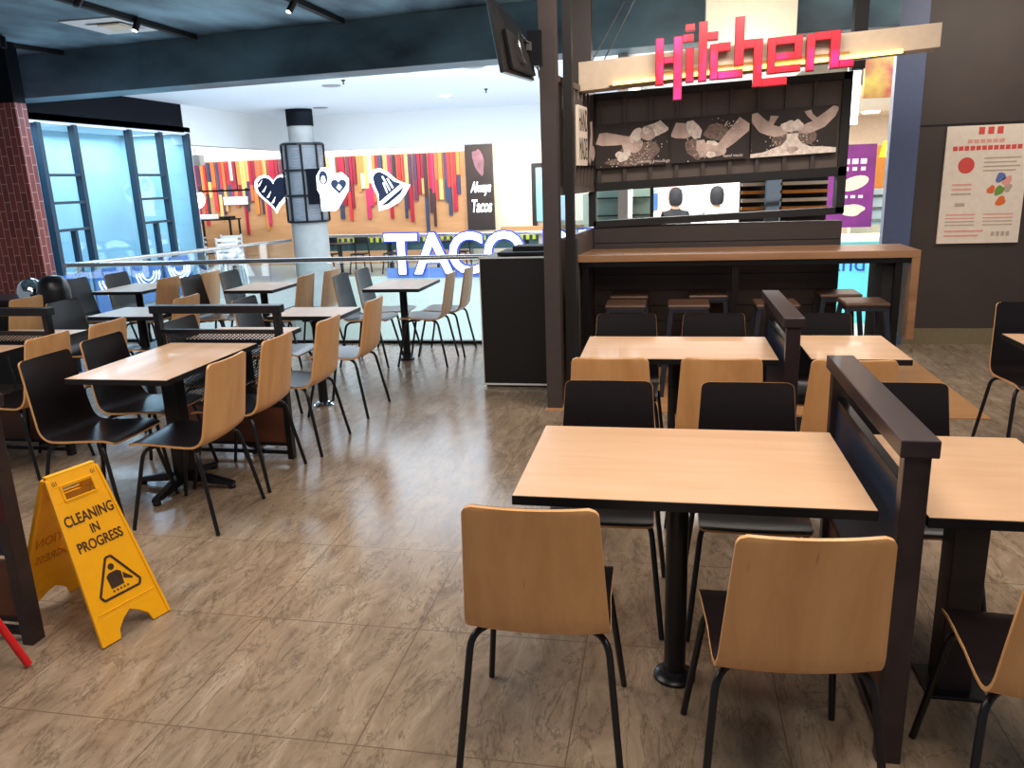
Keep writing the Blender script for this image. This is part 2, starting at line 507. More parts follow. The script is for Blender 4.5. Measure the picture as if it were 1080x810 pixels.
# ---------------------------------------------------------------- mesh helpers
class MB:
    def __init__(s):
        s.v = []
        s.f = []
        s.mi = []

    def add(s, vs, fs, mi=0):
        n = len(s.v)
        s.v += [tuple(v) for v in vs]
        s.f += [tuple(i+n for i in f) for f in fs]
        s.mi += [mi]*len(fs)
        return s

    def box(s, x0, x1, y0, y1, z0, z1, mi=0):
        vs = [(x, y, z) for z in (z0, z1) for y in (y0, y1) for x in (x0, x1)]
        return s.add(vs, [(0, 2, 3, 1), (4, 5, 7, 6), (0, 1, 5, 4), (1, 3, 7, 5), (3, 2, 6, 7), (2, 0, 4, 6)], mi)

    def hexa(s, bottom, top, mi=0):
        vs = list(bottom)+list(top)
        return s.add(vs, [(0, 3, 2, 1), (4, 5, 6, 7), (0, 1, 5, 4), (1, 2, 6, 5), (2, 3, 7, 6), (3, 0, 4, 7)], mi)

    def bar(s, a, b, w, h, mi=0, up=(0, 0, 1)):
        a = Vector(a)
        b = Vector(b)
        d = (b-a).normalized()
        u = Vector(up)
        if abs(d.dot(u)) > 0.98:
            u = Vector((0, 1, 0))
        r = d.cross(u).normalized()*w/2
        u = r.cross(d).normalized()*h/2
        vs = [a-r-u, a+r-u, a+r+u, a-r+u, b-r-u, b+r-u, b+r+u, b-r+u]
        return s.add(vs, [(0, 3, 2, 1), (4, 5, 6, 7), (0, 1, 5, 4), (1, 2, 6, 5), (2, 3, 7, 6), (3, 0, 4, 7)], mi)

    def tube(s, pts, r, n=10, mi=0, round_r=0.0, cap=True):
        pts = [Vector(p) for p in pts]
        if round_r and len(pts) > 2:
            q = [pts[0]]
            for i in range(1, len(pts)-1):
                a, b, c = pts[i-1], pts[i], pts[i+1]
                ra = min(round_r, (a-b).length*0.48, (c-b).length*0.48)
                p0 = b+(a-b).normalized()*ra
                p1 = b+(c-b).normalized()*ra
                for k in range(6):
                    t = k/5
                    q.append(p0*(1-t)**2+b*2*t*(1-t)+p1*t*t)
            q.append(pts[-1])
            pts = q
        rr = r if isinstance(r, (list, tuple)) else [r]*len(pts)
        vs = []
        prev = None
        for i, p in enumerate(pts):
            d = (pts[min(i+1, len(pts)-1)]-pts[max(i-1, 0)]).normalized()
            if prev is None:
                u = Vector((0, 0, 1)) if abs(d.z) < 0.9 else Vector((1, 0, 0))
            else:
                u = prev
            u = (u-d*u.dot(d)).normalized()
            prev = u
            w_ = d.cross(u)
            for k in range(n):
                a = 2*PI*k/n
                vs.append(p+(u*math.cos(a)+w_*math.sin(a))*rr[i])
        fs = []
        for i in range(len(pts)-1):
            for k in range(n):
                k2 = (k+1) % n
                fs.append((i*n+k, i*n+k2, (i+1)*n+k2, (i+1)*n+k))
        if cap:
            fs.append(tuple(range(n-1, -1, -1)))
            fs.append(tuple((len(pts)-1)*n+k for k in range(n)))
        return s.add(vs, fs, mi)

    def lathe(s, prof, c=(0, 0, 0), n=24, mi=0, arc=2*PI, a0=0):
        vs = []
        full = abs(arc-2*PI) < 1e-6
        m = n if full else n+1
        for r, z in prof:
            for k in range(m):
                a = a0+arc*k/n
                vs.append((c[0]+r*math.cos(a), c[1]+r*math.sin(a), c[2]+z))
        fs = []
        for i in range(len(prof)-1):
            for k in range(n):
                k2 = (k+1) % m
                fs.append((i*m+k, i*m+k2, (i+1)*m+k2, (i+1)*m+k))
        if full:
            fs.append(tuple(range(m-1, -1, -1)))
            fs.append(tuple((len(prof)-1)*m+k for k in range(m)))
        return s.add(vs, fs, mi)

    def prism(s, poly, fn, t, mi=0):
        """poly: 2-D outline, fn(u, v, d): point at depth d; extruded from depth 0 to t"""
        n = len(poly)
        vs = [fn(u, v, 0) for u, v in poly]+[fn(u, v, t) for u, v in poly]
        fs = [tuple(range(n-1, -1, -1)), tuple(range(n, 2*n))]
        fs += [(i, (i+1) % n, n+(i+1) % n, n+i) for i in range(n)]
        return s.add(vs, fs, mi)

    def build(s, name, m, parent=None, smooth=False, bevel=0.0, loc=None, rotz=0.0, kind=None, seg=2):
        me = bpy.data.meshes.new(name)
        me.from_pydata(s.v, [], s.f)
        ms = m if isinstance(m, (list, tuple)) else [m]
        for x in ms:
            me.materials.append(x)
        for p, i in zip(me.polygons, s.mi):
            p.material_index = i
        bm = bmesh.new()
        bm.from_mesh(me)
        bmesh.ops.recalc_face_normals(bm, faces=bm.faces)
        bm.to_mesh(me)
        bm.free()
        if smooth:
            for p in me.polygons:
                p.use_smooth = True
            try:
                me.set_sharp_from_angle(angle=math.radians(40))
            except Exception:
                pass
        o = bpy.data.objects.new(name, me)
        COL.objects.link(o)
        if parent:
            o.parent = parent
        if loc:
            o.location = loc
        o.rotation_euler.z = rotz
        if bevel:
            b = o.modifiers.new('bevel', 'BEVEL')
            b.width = bevel
            b.segments = seg
            b.limit_method = 'ANGLE'
            b.angle_limit = math.radians(40)
        if kind:
            o['kind'] = kind
        return o


def tag(o, label, cat, group=None, kind=None):
    o['label'] = label
    o['category'] = cat
    if group:
        o['group'] = group
    if kind:
        o['kind'] = kind
    return o


def empty(name, loc=(0, 0, 0), rotz=0.0, label=None, cat=None, group=None):
    o = bpy.data.objects.new(name, None)
    COL.objects.link(o)
    o.location = loc
    o.rotation_euler.z = rotz
    if label:
        tag(o, label, cat, group)
    return o


def copy_tree(o, parent=None):
    c = o.copy()
    COL.objects.link(c)
    if parent:
        c.parent = parent
    for ch in list(o.children):
        copy_tree(ch, c)
    return c


def structure(name, mb, m, **k):
    return mb.build(name, m, kind='structure', **k)


def text_mesh(name, body, m, size, loc, rot=(PI/2, 0, 0), parent=None, extrude=0.002, bevel=0.0, align='CENTER', offset=0.0, sx=1.0, shear=0.0):
    c = bpy.data.curves.new(name, 'FONT')
    c.body = body
    c.size = size
    c.extrude = extrude
    c.bevel_depth = bevel
    c.offset = offset
    c.shear = shear
    c.align_x = align
    c.align_y = 'CENTER'
    c.resolution_u = 4
    t = bpy.data.objects.new(name, c)
    COL.objects.link(t)
    dg = bpy.context.evaluated_depsgraph_get()
    me = bpy.data.meshes.new_from_object(t.evaluated_get(dg))
    COL.objects.unlink(t)
    bpy.data.objects.remove(t)
    me.materials.clear()
    me.materials.append(m)
    o = bpy.data.objects.new(name, me)
    COL.objects.link(o)
    o.location = loc
    o.rotation_euler = rot
    o.scale = (sx, 1, 1)
    if parent:
        o.parent = parent
    return o


# ================================================================ SETTING
# --- near floor, plank strip under the bar, railing edge
structure('floor', MB().box(-9.5, 7.5, -3.0, 8.0, -0.30, 0.0), M['floor'])
structure('trim_1', MB().box(-0.865, 2.13, 5.51, 8.0, 0.0, 0.006), M['plank_floor'])

# --- near ceiling, beam that carries its edge
structure('ceiling', MB().box(-9.5, 7.5, -3.0, 9.3, 3.29, 3.40), M['dark_ceiling'])
bl, br_ = (-9.5, 9.03), (7.5, 7.15)


def beam_y(x):
    return 8.84-(x+8.0)*0.117


mb = MB()
xa, xb = -9.5, 1.9
mb.hexa([(xa, beam_y(xa), 2.80), (xb, beam_y(xb), 2.80), (xb, beam_y(xb)+0.42, 2.80), (xa, beam_y(xa)+0.42, 2.80)],
        [(xa, beam_y(xa), 3.29), (xb, beam_y(xb), 3.29), (xb, beam_y(xb)+0.42, 3.29), (xa, beam_y(xa)+0.42, 3.29)])
structure('trim_2', mb, M['dark_beam'], bevel=0.006)

# --- brick pillar at left
structure('wall_brick_pier', MB().box(-8.6, -7.04, 7.95, 8.12, 0, 2.66), M['brick'])
structure('wall_lintel', MB().box(-9.5, -7.04, 7.95, 8.12, 2.66, 3.29), M['navy'])

# --- atrium: ceiling, far bulkheads, slab fascias, far floor
mb = MB().hexa([(-14.0, beam_y(-14.0)+0.3, 3.06), (2.0, beam_y(2.0)+0.3, 3.06), (2.0, 16.05, 3.06), (-14.0, 16.05, 3.06)],
               [(-14.0, beam_y(-14.0)+0.3, 3.2), (2.0, beam_y(2.0)+0.3, 3.2), (2.0, 16.05, 3.2), (-14.0, 16.05, 3.2)])
structure('ceiling_atrium', mb, M['cool_white'])
mb = MB().box(-8.0, 2.0, 16.0, 16.25, 2.37, 3.06)
mb.box(-8.25, -8.0, 12.62, 16.25, 2.42, 3.06)
structure('wall_atrium_bulkhead', mb, M['white'])
structure('wall_dark_bulkhead', MB().box(-8.30, -8.0, 8.9, 12.62, 2.60, 3.35), M['navy'])
structure('trim_3', MB().box(-8.02, -7.97, 8.2, 12.62, 2.57, 2.605), M['cool_white'])
structure('floor_far', MB().box(-14.0, 2.0, 16.0, 22.0, -0.5, -0.27), M['tiles_far'])
structure('wall_far_slab_edge', MB().box(-8.0, 2.0, 15.94, 16.0, -2.6, -0.24), M['fascia'])
structure('floor_left_gallery', MB().box(-14.0, -6.9, 8.0, 16.0, -0.5, -0.02), M['tiles_far'])
structure('floor_lower', MB().box(-9.0, 3.0, 8.0, 16.0, -4.2, -4.0), M['tiles_far'])
structure('wall_lower', MB().box(-9.0, 3.0, 16.0, 16.1, -4.0, -2.6), M['fascia'])

# --- the shopfront along the left gallery (plane X = -8)
structure('wall_store_back', MB().box(-9.4, -9.3, 7.6, 13.0, -0.1, 2.8), M['store_wall'])
structure('wall_store_end', MB().box(-10.2, -8.0, 12.7, 12.78, -0.1, 2.6), M['store_wall'])
structure('ceiling_store', MB().box(-10.2, -8.0, 7.6, 12.8, 2.62, 2.7), M['white'])
sf = MB().box(-8.015, -7.995, 8.2, 12.66, 0.0, 2.58)
structure('window_1', sf, M['store_glass'])
fr = MB()
for y in (9.30, 9.96, 11.12, 11.88, 12.62):
    fr.box(-8.03, -7.93, y-0.035, y+0.035, 0, 2.58)
for (ya, yb) in ((9.30, 9.96), (11.12, 11.88)):
    for z in (1.20, 1.56, 1.92):
        fr.box(-8.02, -7.94, ya, yb, z-0.018, z+0.018)
    fr.box(-8.02, -7.94, ya+0.34, ya+0.39, 0, 1.20)
fr.box(-8.02, -7.94, 8.2, 12.66, 0.0, 0.06)
structure('trim_4', fr, M['teal_frame'])

# --- far restaurant shell (Y = 16 .. 19)
structure('wall_far_wood', MB().box(-14.0, -4.76, 19.0, 19.1, -0.3, 2.36), M['restaurant_wood'])
structure('wall_far_white_band', MB().box(-14.0, -4.76, 19.0, 19.1, 2.36, 3.1), M['white'])
structure('wall_far_cream', MB().box(-4.76, 1.0, 19.4, 19.5, -0.3, 3.2), M['cream'])
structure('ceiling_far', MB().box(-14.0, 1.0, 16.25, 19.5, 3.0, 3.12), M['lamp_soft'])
structure('trim_5', MB().box(-4.0, -2.0, 19.2, 19.4, 0.35, 0.55), M['restaurant_wood'])
structure('window_2', MB().box(-3.12, -2.3, 19.3, 19.36, 0.66, 1.92), M['screen_lit'])
structure('trim_6', MB().box(-3.22, -3.12, 19.28, 19.38, 0.56, 2.02).box(-3.12, -2.3, 19.28, 19.38, 1.92, 2.02), M['blackmatt'])

# --- right side: dark wall, pillar, corridor behind
structure('wall_right', MB().box(2.2, 7.5, 8.0, 8.12, 0, 3.4), M['wall_dark'])
structure('baseboard_right', MB().box(2.2, 7.5, 7.975, 8.0, 0, 0.15), M['baseboard'])
structure('trim_7', MB().box(2.2, 7.5, 7.994, 8.0, 1.985, 1.999), M['blackmatt'])
structure('wall_pillar', MB().box(1.96, 2.2, 7.95, 8.05, 0, 3.29), M['pillar'])
structure('wall_corridor_back', MB().box(-0.4, 7.5, 13.4, 13.5, -0.1, 3.2), M['cream'])
structure('floor_corridor', MB().box(-0.4, 7.5, 8.0, 13.5, -0.5, -0.30), M['tiles_far'])
structure('ceiling_corridor', MB().box(1.7, 7.5, 9.5, 13.5, 2.40, 2.5), M['cream'])
structure('ceiling_kitchen', MB().box(-0.4, 1.7, 8.3, 13.5, 2.9, 3.0), M['white'])
structure('wall_kitchen_back', MB().box(-0.4, 1.7, 13.34, 13.4, -0.3, 3.0), M['white'])
structure('wall_corridor_side', MB().box(-0.5, -0.4, 8.3, 13.5, -0.1, 3.0), M['white'])
structure('trim_8', MB().box(2.3, 3.4, 12.6, 12.7, 0.9, 1.95), M['orange_wall'])

# --- kitchen wall behind the bar, with long serving window
TX = 0.032


def tl(x, z):
    return z+TX*(x+0.6)


def tbox(mb, x0, x1, y0, y1, z0, z1, mi=0):
    mb.hexa([(x0, y0, tl(x0, z0)), (x1, y0, tl(x1, z0)), (x1, y1, tl(x1, z0)), (x0, y1, tl(x0, z0))],
            [(x0, y0, tl(x0, z1)), (x1, y0, tl(x1, z1)), (x1, y1, tl(x1, z1)), (x0, y1, tl(x0, z1))], mi)
    return mb


KY = 6.90
mb = MB().box(-0.62, 1.385, KY, KY+0.12, 0.0, 1.24)
z = 0.12
structure('wall_kitchen', mb, M['plank_dark'])
mb = MB()
for i in range(9):
    zz = 0.02+i*0.135
    mb.box(-0.62, 1.385, KY-0.014, KY, zz, zz+0.127)
structure('wall_kitchen_boards', mb, M['plank_dark'])
mb = MB()
tbox(mb, -0.62, 1.385, KY-0.03, KY+0.12, 1.23, 1.285)
tbox(mb, -0.62, 1.385, KY-0.03, KY+0.12, 1.53, 1.60)
tbox(mb, 1.325, 1.39, KY-0.03, KY+0.12, 1.24, 2.31)
tbox(mb, -0.66, -0.60, KY-0.03, KY+0.12, 1.24, 2.31)
tbox(mb, -0.62, 1.39, KY-0.03, KY+0.12, 2.255, 2.31)
structure('window_3', mb, M['blackmatt'])
mb = MB()
tbox(mb, -0.60, 1.33, KY+0.02, KY+0.10, 1.60, 2.255)
structure('wall_kitchen_upper', mb, M['batten_dark'])
mb = MB()
for i in range(10):
    x = -0.585+i*0.212
    if 0 < i < 10:
        pass
    tbox(mb, x, x+0.03, KY-0.02, KY+0.02, 1.60, 2.255)
structure('trim_9', mb, M['post'])
# side wall joining the post to the kitchen wall
mb = MB()


def sw(mb, t0, t1, z0, z1, d0, d1, mi=0):
    a = Vector((-0.77, 5.68, 0))
    b = Vector((-0.62, 6.95, 0))
    n = Vector((1, -0.118, 0))
    p = [a+(b-a)*t0+n*d0, a+(b-a)*t0+n*d1, a+(b-a)*t1+n*d1, a+(b-a)*t1+n*d0]
    mb.hexa([(q.x, q.y, z0) for q in p], [(q.x, q.y, z1) for q in p], mi)


sw(mb, 0, 1, 0, 1.22, -0.04, 0.0)
sw(mb, 0, 1, 1.53, 2.33, -0.04, 0.0)
sw(mb, 0.0, 1, 1.53, 1.59, -0.04, 0.02)
sw(mb, 0.0, 1, 2.29, 2.33, -0.04, 0.02)
for i in range(11):
    sw(mb, i*0.1, i*0.1+0.02, 1.55, 2.31, 0, 0.018)
structure('wall_left_of_bar', mb, M['batten_dark'])
mb = MB()
sw(mb, 0.12, 0.98, 1.23, 1.52, -0.03, -0.025)
structure('window_4', mb, M['store_glass'])
structure('trim_10', MB().box(-0.855, -0.745, 5.56, 5.70, 0, 3.29), M['post'])
structure('trim_11', MB().box(-0.725, -0.645, 5.72, 5.86, 0, 1.22).box(-0.72, -0.66, 5.74, 5.84, 1.22, 3.29), M['blackmatt'])
# upper frames behind the sign
structure('trim_12', MB().box(-0.83, -0.64, 7.0, 7.15, 2.33, 3.29), M['post'])
structure('trim_13', MB().box(1.40, 1.50, 7.0, 7.12, 2.40, 3.29), M['blackmatt'])
structure('wall_hanging_white_panel', MB().box(0.285, 1.0, 7.2, 7.4, 2.46, 3.29), M['cream'])
structure('trim_14', MB().tube([(-0.52, 6.6, 2.50), (-0.15, 7.1, 3.29)], 0.006, 6).tube([(-0.60, 6.6, 2.52), (-0.22, 7.1, 3.29)], 0.006, 6), M['steel'])

# ================================================================ BALUSTRADES
RY = 7.93
t = empty('glass_balustrade', (0, 0, 0), 0, 'clear glass balustrade with steel handrail behind the farthest dining tables', 'balustrade')
for i in range(5):
    x0 = -6.62+i*1.05
    MB().box(x0, x0+1.03, RY-0.008, RY+0.008, 0.0, 0.86).build('glass_panel', M['glass'], t)
MB().tube([(-6.7, RY, 0.885), (-1.25, RY, 0.905)], 0.026, 12).build('handrail', M['steel'], t, smooth=True)
MB().box(-6.62, -1.35, RY-0.03, RY+0.03, 0, 0.03).build('base_channel', M['black'], t)
t = empty('glass_balustrade', (0, 0, 0), 0, 'glass balustrade running away along the left gallery to the round column', 'balustrade')
for i in range(6):
    y0 = 8.05+i*1.02
    MB().box(-6.86-i*0.03, -6.845-i*0.03, y0, y0+1.0, -0.05, 0.84-0.03*i).build('glass_panel', M['glass'], t)
MB().tube([(-6.80, 8.0, 0.87), (-7.06, 14.2, 0.68)], 0.028, 12).build('handrail', M['steel'], t, smooth=True)
t = empty('glass_balustrade', (0, 0, 0), 0, 'glass balustrade across the void behind the big white letters', 'balustrade')
for i in range(5):
    x0 = -7.0+i*1.4
    MB().box(x0, x0+1.38, 16.05, 16.065, -0.27, 0.60).build('glass_panel', M['glass'], t)
MB().tube([(-7.1, 16.06, 0.62), (0.2, 16.06, 0.60)], 0.03, 10).build('handrail', M['steel'], t, smooth=True)

# ================================================================ COLUMN in the atrium
t = empty('round_column', (-6.78, 14.5, 0), 0, 'round concrete column wrapped in a grey ribbed collar across the void', 'column')
MB().lathe([(0.34, -0.6), (0.34, 1.02)], n=32).build('lower_shaft', M['concrete'], t, smooth=True)
MB().lathe([(0.23, 2.42), (0.23, 3.05)], n=32).build('upper_shaft', M['concrete'], t, smooth=True)
MB().lathe([(0.24, 2.76), (0.24, 3.05)], n=32).build('dark_cap', M['navy'], t, smooth=True).scale = (1.02, 1.02, 1)
prof = []
for i in range(29):
    zz = 1.02+i*0.05
    prof += [(0.37, zz), (0.37, zz+0.038), (0.358, zz+0.041), (0.358, zz+0.048)]
MB().lathe(prof, n=32).build('ribbed_collar', M['grey_rib'], t, smooth=True)
cg = MB()
for zz in (1.02, 1.50, 1.96, 2.43):
    cg.lathe([(0.37, zz-0.02), (0.40, zz-0.02), (0.40, zz+0.02), (0.37, zz+0.02)], n=32)
for k in range(8):
    a = k*PI/4+0.35
    cg.bar((0.39*math.cos(a), 0.39*math.sin(a), 1.02), (0.39*math.cos(a), 0.39*math.sin(a), 2.43), 0.03, 0.03)
cg.build('cage_frame', M['black'], t)

# ================================================================ CHAIRS
prof_pts = []


def bez(a, b, c, n):
    return [((1-t)**2*a[0]+2*t*(1-t)*b[0]+t*t*c[0], (1-t)**2*a[1]+2*t*(1-t)*b[1]+t*t*c[1]) for t in [i/n for i in range(n+1)]]


P_ = bez((0.215, 0.436), (0.195, 0.449), (0.15, 0.451), 4)
P_ += [(0.10, 0.450), (0.05, 0.447), (0.0, 0.444), (-0.05, 0.441), (-0.10, 0.440)]
P_ += bez((-0.125, 0.440), (-0.198, 0.440), (-0.213, 0.515), 9)
a_, b_ = (-0.213, 0.515), (-0.272, 0.850)
for k in range(1, 7):
    P_.append((a_[0]+(b_[0]-a_[0])*k/6, a_[1]+(b_[1]-a_[1])*k/6))
# refine the ends so that corners can be rounded


def refine(pts):
    out = []
    for i in range(len(pts)-1):
        n = 10 if i >= len(pts)-2 else (5 if i < 3 else 1)
        for k in range(n):
            t_ = k/n
            out.append((pts[i][0]*(1-t_)+pts[i+1][0]*t_, pts[i][1]*(1-t_)+pts[i+1][1]*t_))
    out.append(pts[-1])
    return out


PROF = refine(P_)
NU = 10


def shell(off0, off1, inset):
    """closed thin solid that follows the seat profile between two normal offsets"""
    L = [0]
    for i in range(1, len(PROF)):
        L.append(L[-1]+math.hypot(PROF[i][0]-PROF[i-1][0], PROF[i][1]-PROF[i-1][1]))
    tot = L[-1]
    R = 0.024
    rows0, rows1 = [], []
    for i, (y, z) in enumerate(PROF):
        y0, z0 = PROF[max(0, i-1)]
        y1, z1 = PROF[min(len(PROF)-1, i+1)]
        dy, dz = y1-y0, z1-z0
        l = math.hypot(dy, dz)
        ny, nz = dz/l, -dy/l          # towards sitter
        s_ = L[i]
        if s_ < 0.22:
            W = 0.193
        else:
            W = 0.193+0.006*math.sin(min(1, (s_-0.22)/0.15)*PI/2)
        if s_ > 0.42:
            W = 0.199-(s_-0.42)/(tot-0.42)*0.024
        d = min(s_, tot-s_)
        if d < R:
            W = W-R+math.sqrt(max(0, R*R-(R-d)**2))
        W -= inset
        if inset:
            e = min(1, max(0, (inset-d)/inset))
            y += (PROF[1][0]-PROF[0][0])/L[1]*inset*e if s_ < 0.1 else 0
        for rows, off in ((rows0, off0), (rows1, off1)):
            r = []
            for k in range(NU+1):
                u = -1+2*k/NU
                dish = 0.013*(1-u*u) if s_ > 0.35 else 0.005*(1-u*u)
                o_ = off-dish
                r.append((u*W, y+ny*o_, z+nz*o_))
            rows.append(r)
    vs = [p for r in rows0 for p in r]+[p for r in rows1 for p in r]
    n = NU+1
    m_ = len(PROF)
    fs = []
    for i in range(m_-1):
        for k in range(NU):
            fs.append((i*n+k, i*n+k+1, (i+1)*n+k+1, (i+1)*n+k))
            q = m_*n
            fs.append((q+i*n+k, q+(i+1)*n+k, q+(i+1)*n+k+1, q+i*n+k+1))
        q = m_*n
        fs.append((i*n, (i+1)*n, q+(i+1)*n, q+i*n))
        fs.append((i*n+NU, q+i*n+NU, q+(i+1)*n+NU, (i+1)*n+NU))
    q = m_*n
    for k in range(NU):
        fs.append((k, q+k, q+k+1, k+1))
        i = m_-1
        fs.append((i*n+k, i*n+k+1, q+i*n+k+1, q+i*n+k))
    mb = MB()
    mb.add(vs, fs)
    return mb


def make_chair():
    t = empty('dining_chair', (0, 0, 0))
    shell(-0.006, 0.005, 0).build('plywood_shell', M['ply'], t, smooth=True)
    shell(0.0052, 0.0068, 0.0015).build('seat_lining', M['lining'], t, smooth=True)
    for sx_ in (-1, 1):
        MB().tube([(sx_*0.07, -0.05, 0.421), (sx_*0.192, -0.165, 0.418), (sx_*0.232, -0.245, 0.004)], 0.0105, 10, round_r=0.05).build('leg', M['black'], t, smooth=True)
        MB().tube([(sx_*0.07, 0.05, 0.421), (sx_*0.180, 0.135, 0.421), (sx_*0.225, 0.225, 0.004)], 0.0105, 10, round_r=0.05).build('leg', M['black'], t, smooth=True)
    mb = MB().box(-0.10, 0.10, -0.075, -0.03, 0.408, 0.432).box(-0.10, 0.10, 0.03, 0.075, 0.408, 0.436).box(-0.03, 0.03, -0.075, 0.075, 0.410, 0.430)
    mb.build('seat_bracket', M['black'], t, bevel=0.002)
    return t


chair0 = make_chair()
chair_used = [False]


def chair(x, y, rot, label, group, dz=0):
    if not chair_used[0]:
        c = chair0
        chair_used[0] = True
    else:
        c = copy_tree(chair0)
    c.location = (x, y, dz)
    c.rotation_euler.z = math.radians(rot)
    tag(c, label, 'chair', group)
    return c


G1 = 'chairs at the tables by the bar'
G2 = 'chairs at the tables in the left rows'
G3 = 'chairs at the tables along the glass balustrade'
# right cluster
chair(-0.340, 2.09, 1.5, 'large foreground chair with pale wood back at left of nearest table', G1)
chair(0.315, 2.00, 5, 'foreground chair with pale wood back just left of the tall black divider post', G1)
chair(0.955, 1.96, -2, 'pale wood chair cut off by the lower right corner', G1)
chair(-0.225, 2.84, 180, 'black-faced chair at far left side of the nearest table', G1)
chair(0.316, 2.84, 180, 'black-faced chair at far right side of nearest table, beside divider', G1)
chair(0.875, 2.87, 180, 'black-faced chair behind the nearest divider rail on its right', G1)
chair(-0.250, 3.80, 0, 'pale wood chair back just behind the left black chair, second table', G1)
chair(0.245, 3.81, 0, 'pale wood chair back in middle of second table, partly behind a black chair', G1)
chair(0.80, 3.80, 0, 'pale wood chair seen through the nearest divider at second table', G1)
chair(-0.235, 4.47, 180, 'dark chair at far side of second table, below the leftmost front stool', G1)
chair(0.275, 4.47, 180, 'dark chair at far side of second table, left of its divider', G1)
chair(0.86, 4.47, 180, 'dark chair right of the second divider, below the bar stools', G1)
chair(2.10, 4.84, 180, 'dark chair alone near the right wall at picture edge', G1)
# left rows
chair(-2.40, 3.47, 90, 'pale wood chair at near right corner of left table, closest to walkway', G2)
chair(-2.41, 4.02, 90, 'pale wood chair second from front along the walkway, beside perforated divider', G2)
chair(-2.36, 4.61, 90, 'pale wood chair third from front along the walkway with bluish seat', G2)
chair(-2.36, 5.42, 90, 'pale wood chair fourth from front, standing farthest into the walkway', G2)
chair(-2.915, 3.49, -90, 'black-faced chair behind the yellow sign at left table', G2)
chair(-2.965, 3.99, -90, 'black-faced chair second along left side of the left table', G2)
chair(-2.86, 4.60, -90, 'black-faced chair behind the perforated divider of the left table', G2)
chair(-3.90, 4.03, 90, 'pale wood chair directly behind the front black-faced chair at left', G2)
chair(-3.85, 4.50, 90, 'pale wood chair directly behind the second black-faced chair at left', G2)
chair(-2.90, 5.50, -90, 'blue-lit dark chair behind right end of the left divider rail', G2)
chair(-4.00, 5.62, 90, 'pale wood chair rising above the left divider rail', G2)
chair(-4.42, 5.42, -90, 'dark chair with pale edge left of the second left table row', G2)
chair(-5.47, 5.62, 90, 'pale wood chair behind the far left divider rail near brick pillar', G2)
# balustrade row
chair(-2.74, 6.98, -90, 'blue-lit chair on left of the right balustrade table, nearer one', G3)
chair(-2.70, 7.42, -90, 'blue-lit chair on left of the right balustrade table, against the glass', G3)
chair(-2.22, 7.04, 92, 'grey-white lit chair on right of right balustrade table, nearer one', G3)
chair(-2.15, 7.46, 90, 'grey-white lit chair on right of right balustrade table, against the glass', G3)
chair(-3.62, 6.98, 90, 'pale wood chair right of the middle balustrade table, nearer one', G3)
chair(-3.55, 7.42, 90, 'pale wood chair right of the middle balustrade table, against the glass', G3)
chair(-4.32, 7.02, -90, 'dark chair left of the middle balustrade table, nearer one', G3)
chair(-4.14, 7.42, -90, 'dark chair left of the middle balustrade table, against the glass', G3)
chair(-5.03, 6.92, 90, 'pale wood chair right of the left balustrade table, nearer one', G3)
chair(-4.86, 7.38, 90, 'pale wood chair right of the left balustrade table, mostly hidden', G3)
chair(-5.52, 6.90, -90, 'dark blue-lit chair left of the left balustrade table, nearer one', G3)
chair(-5.40, 7.36, -90, 'dark blue-lit chair left of the left balustrade table, against glass', G3)


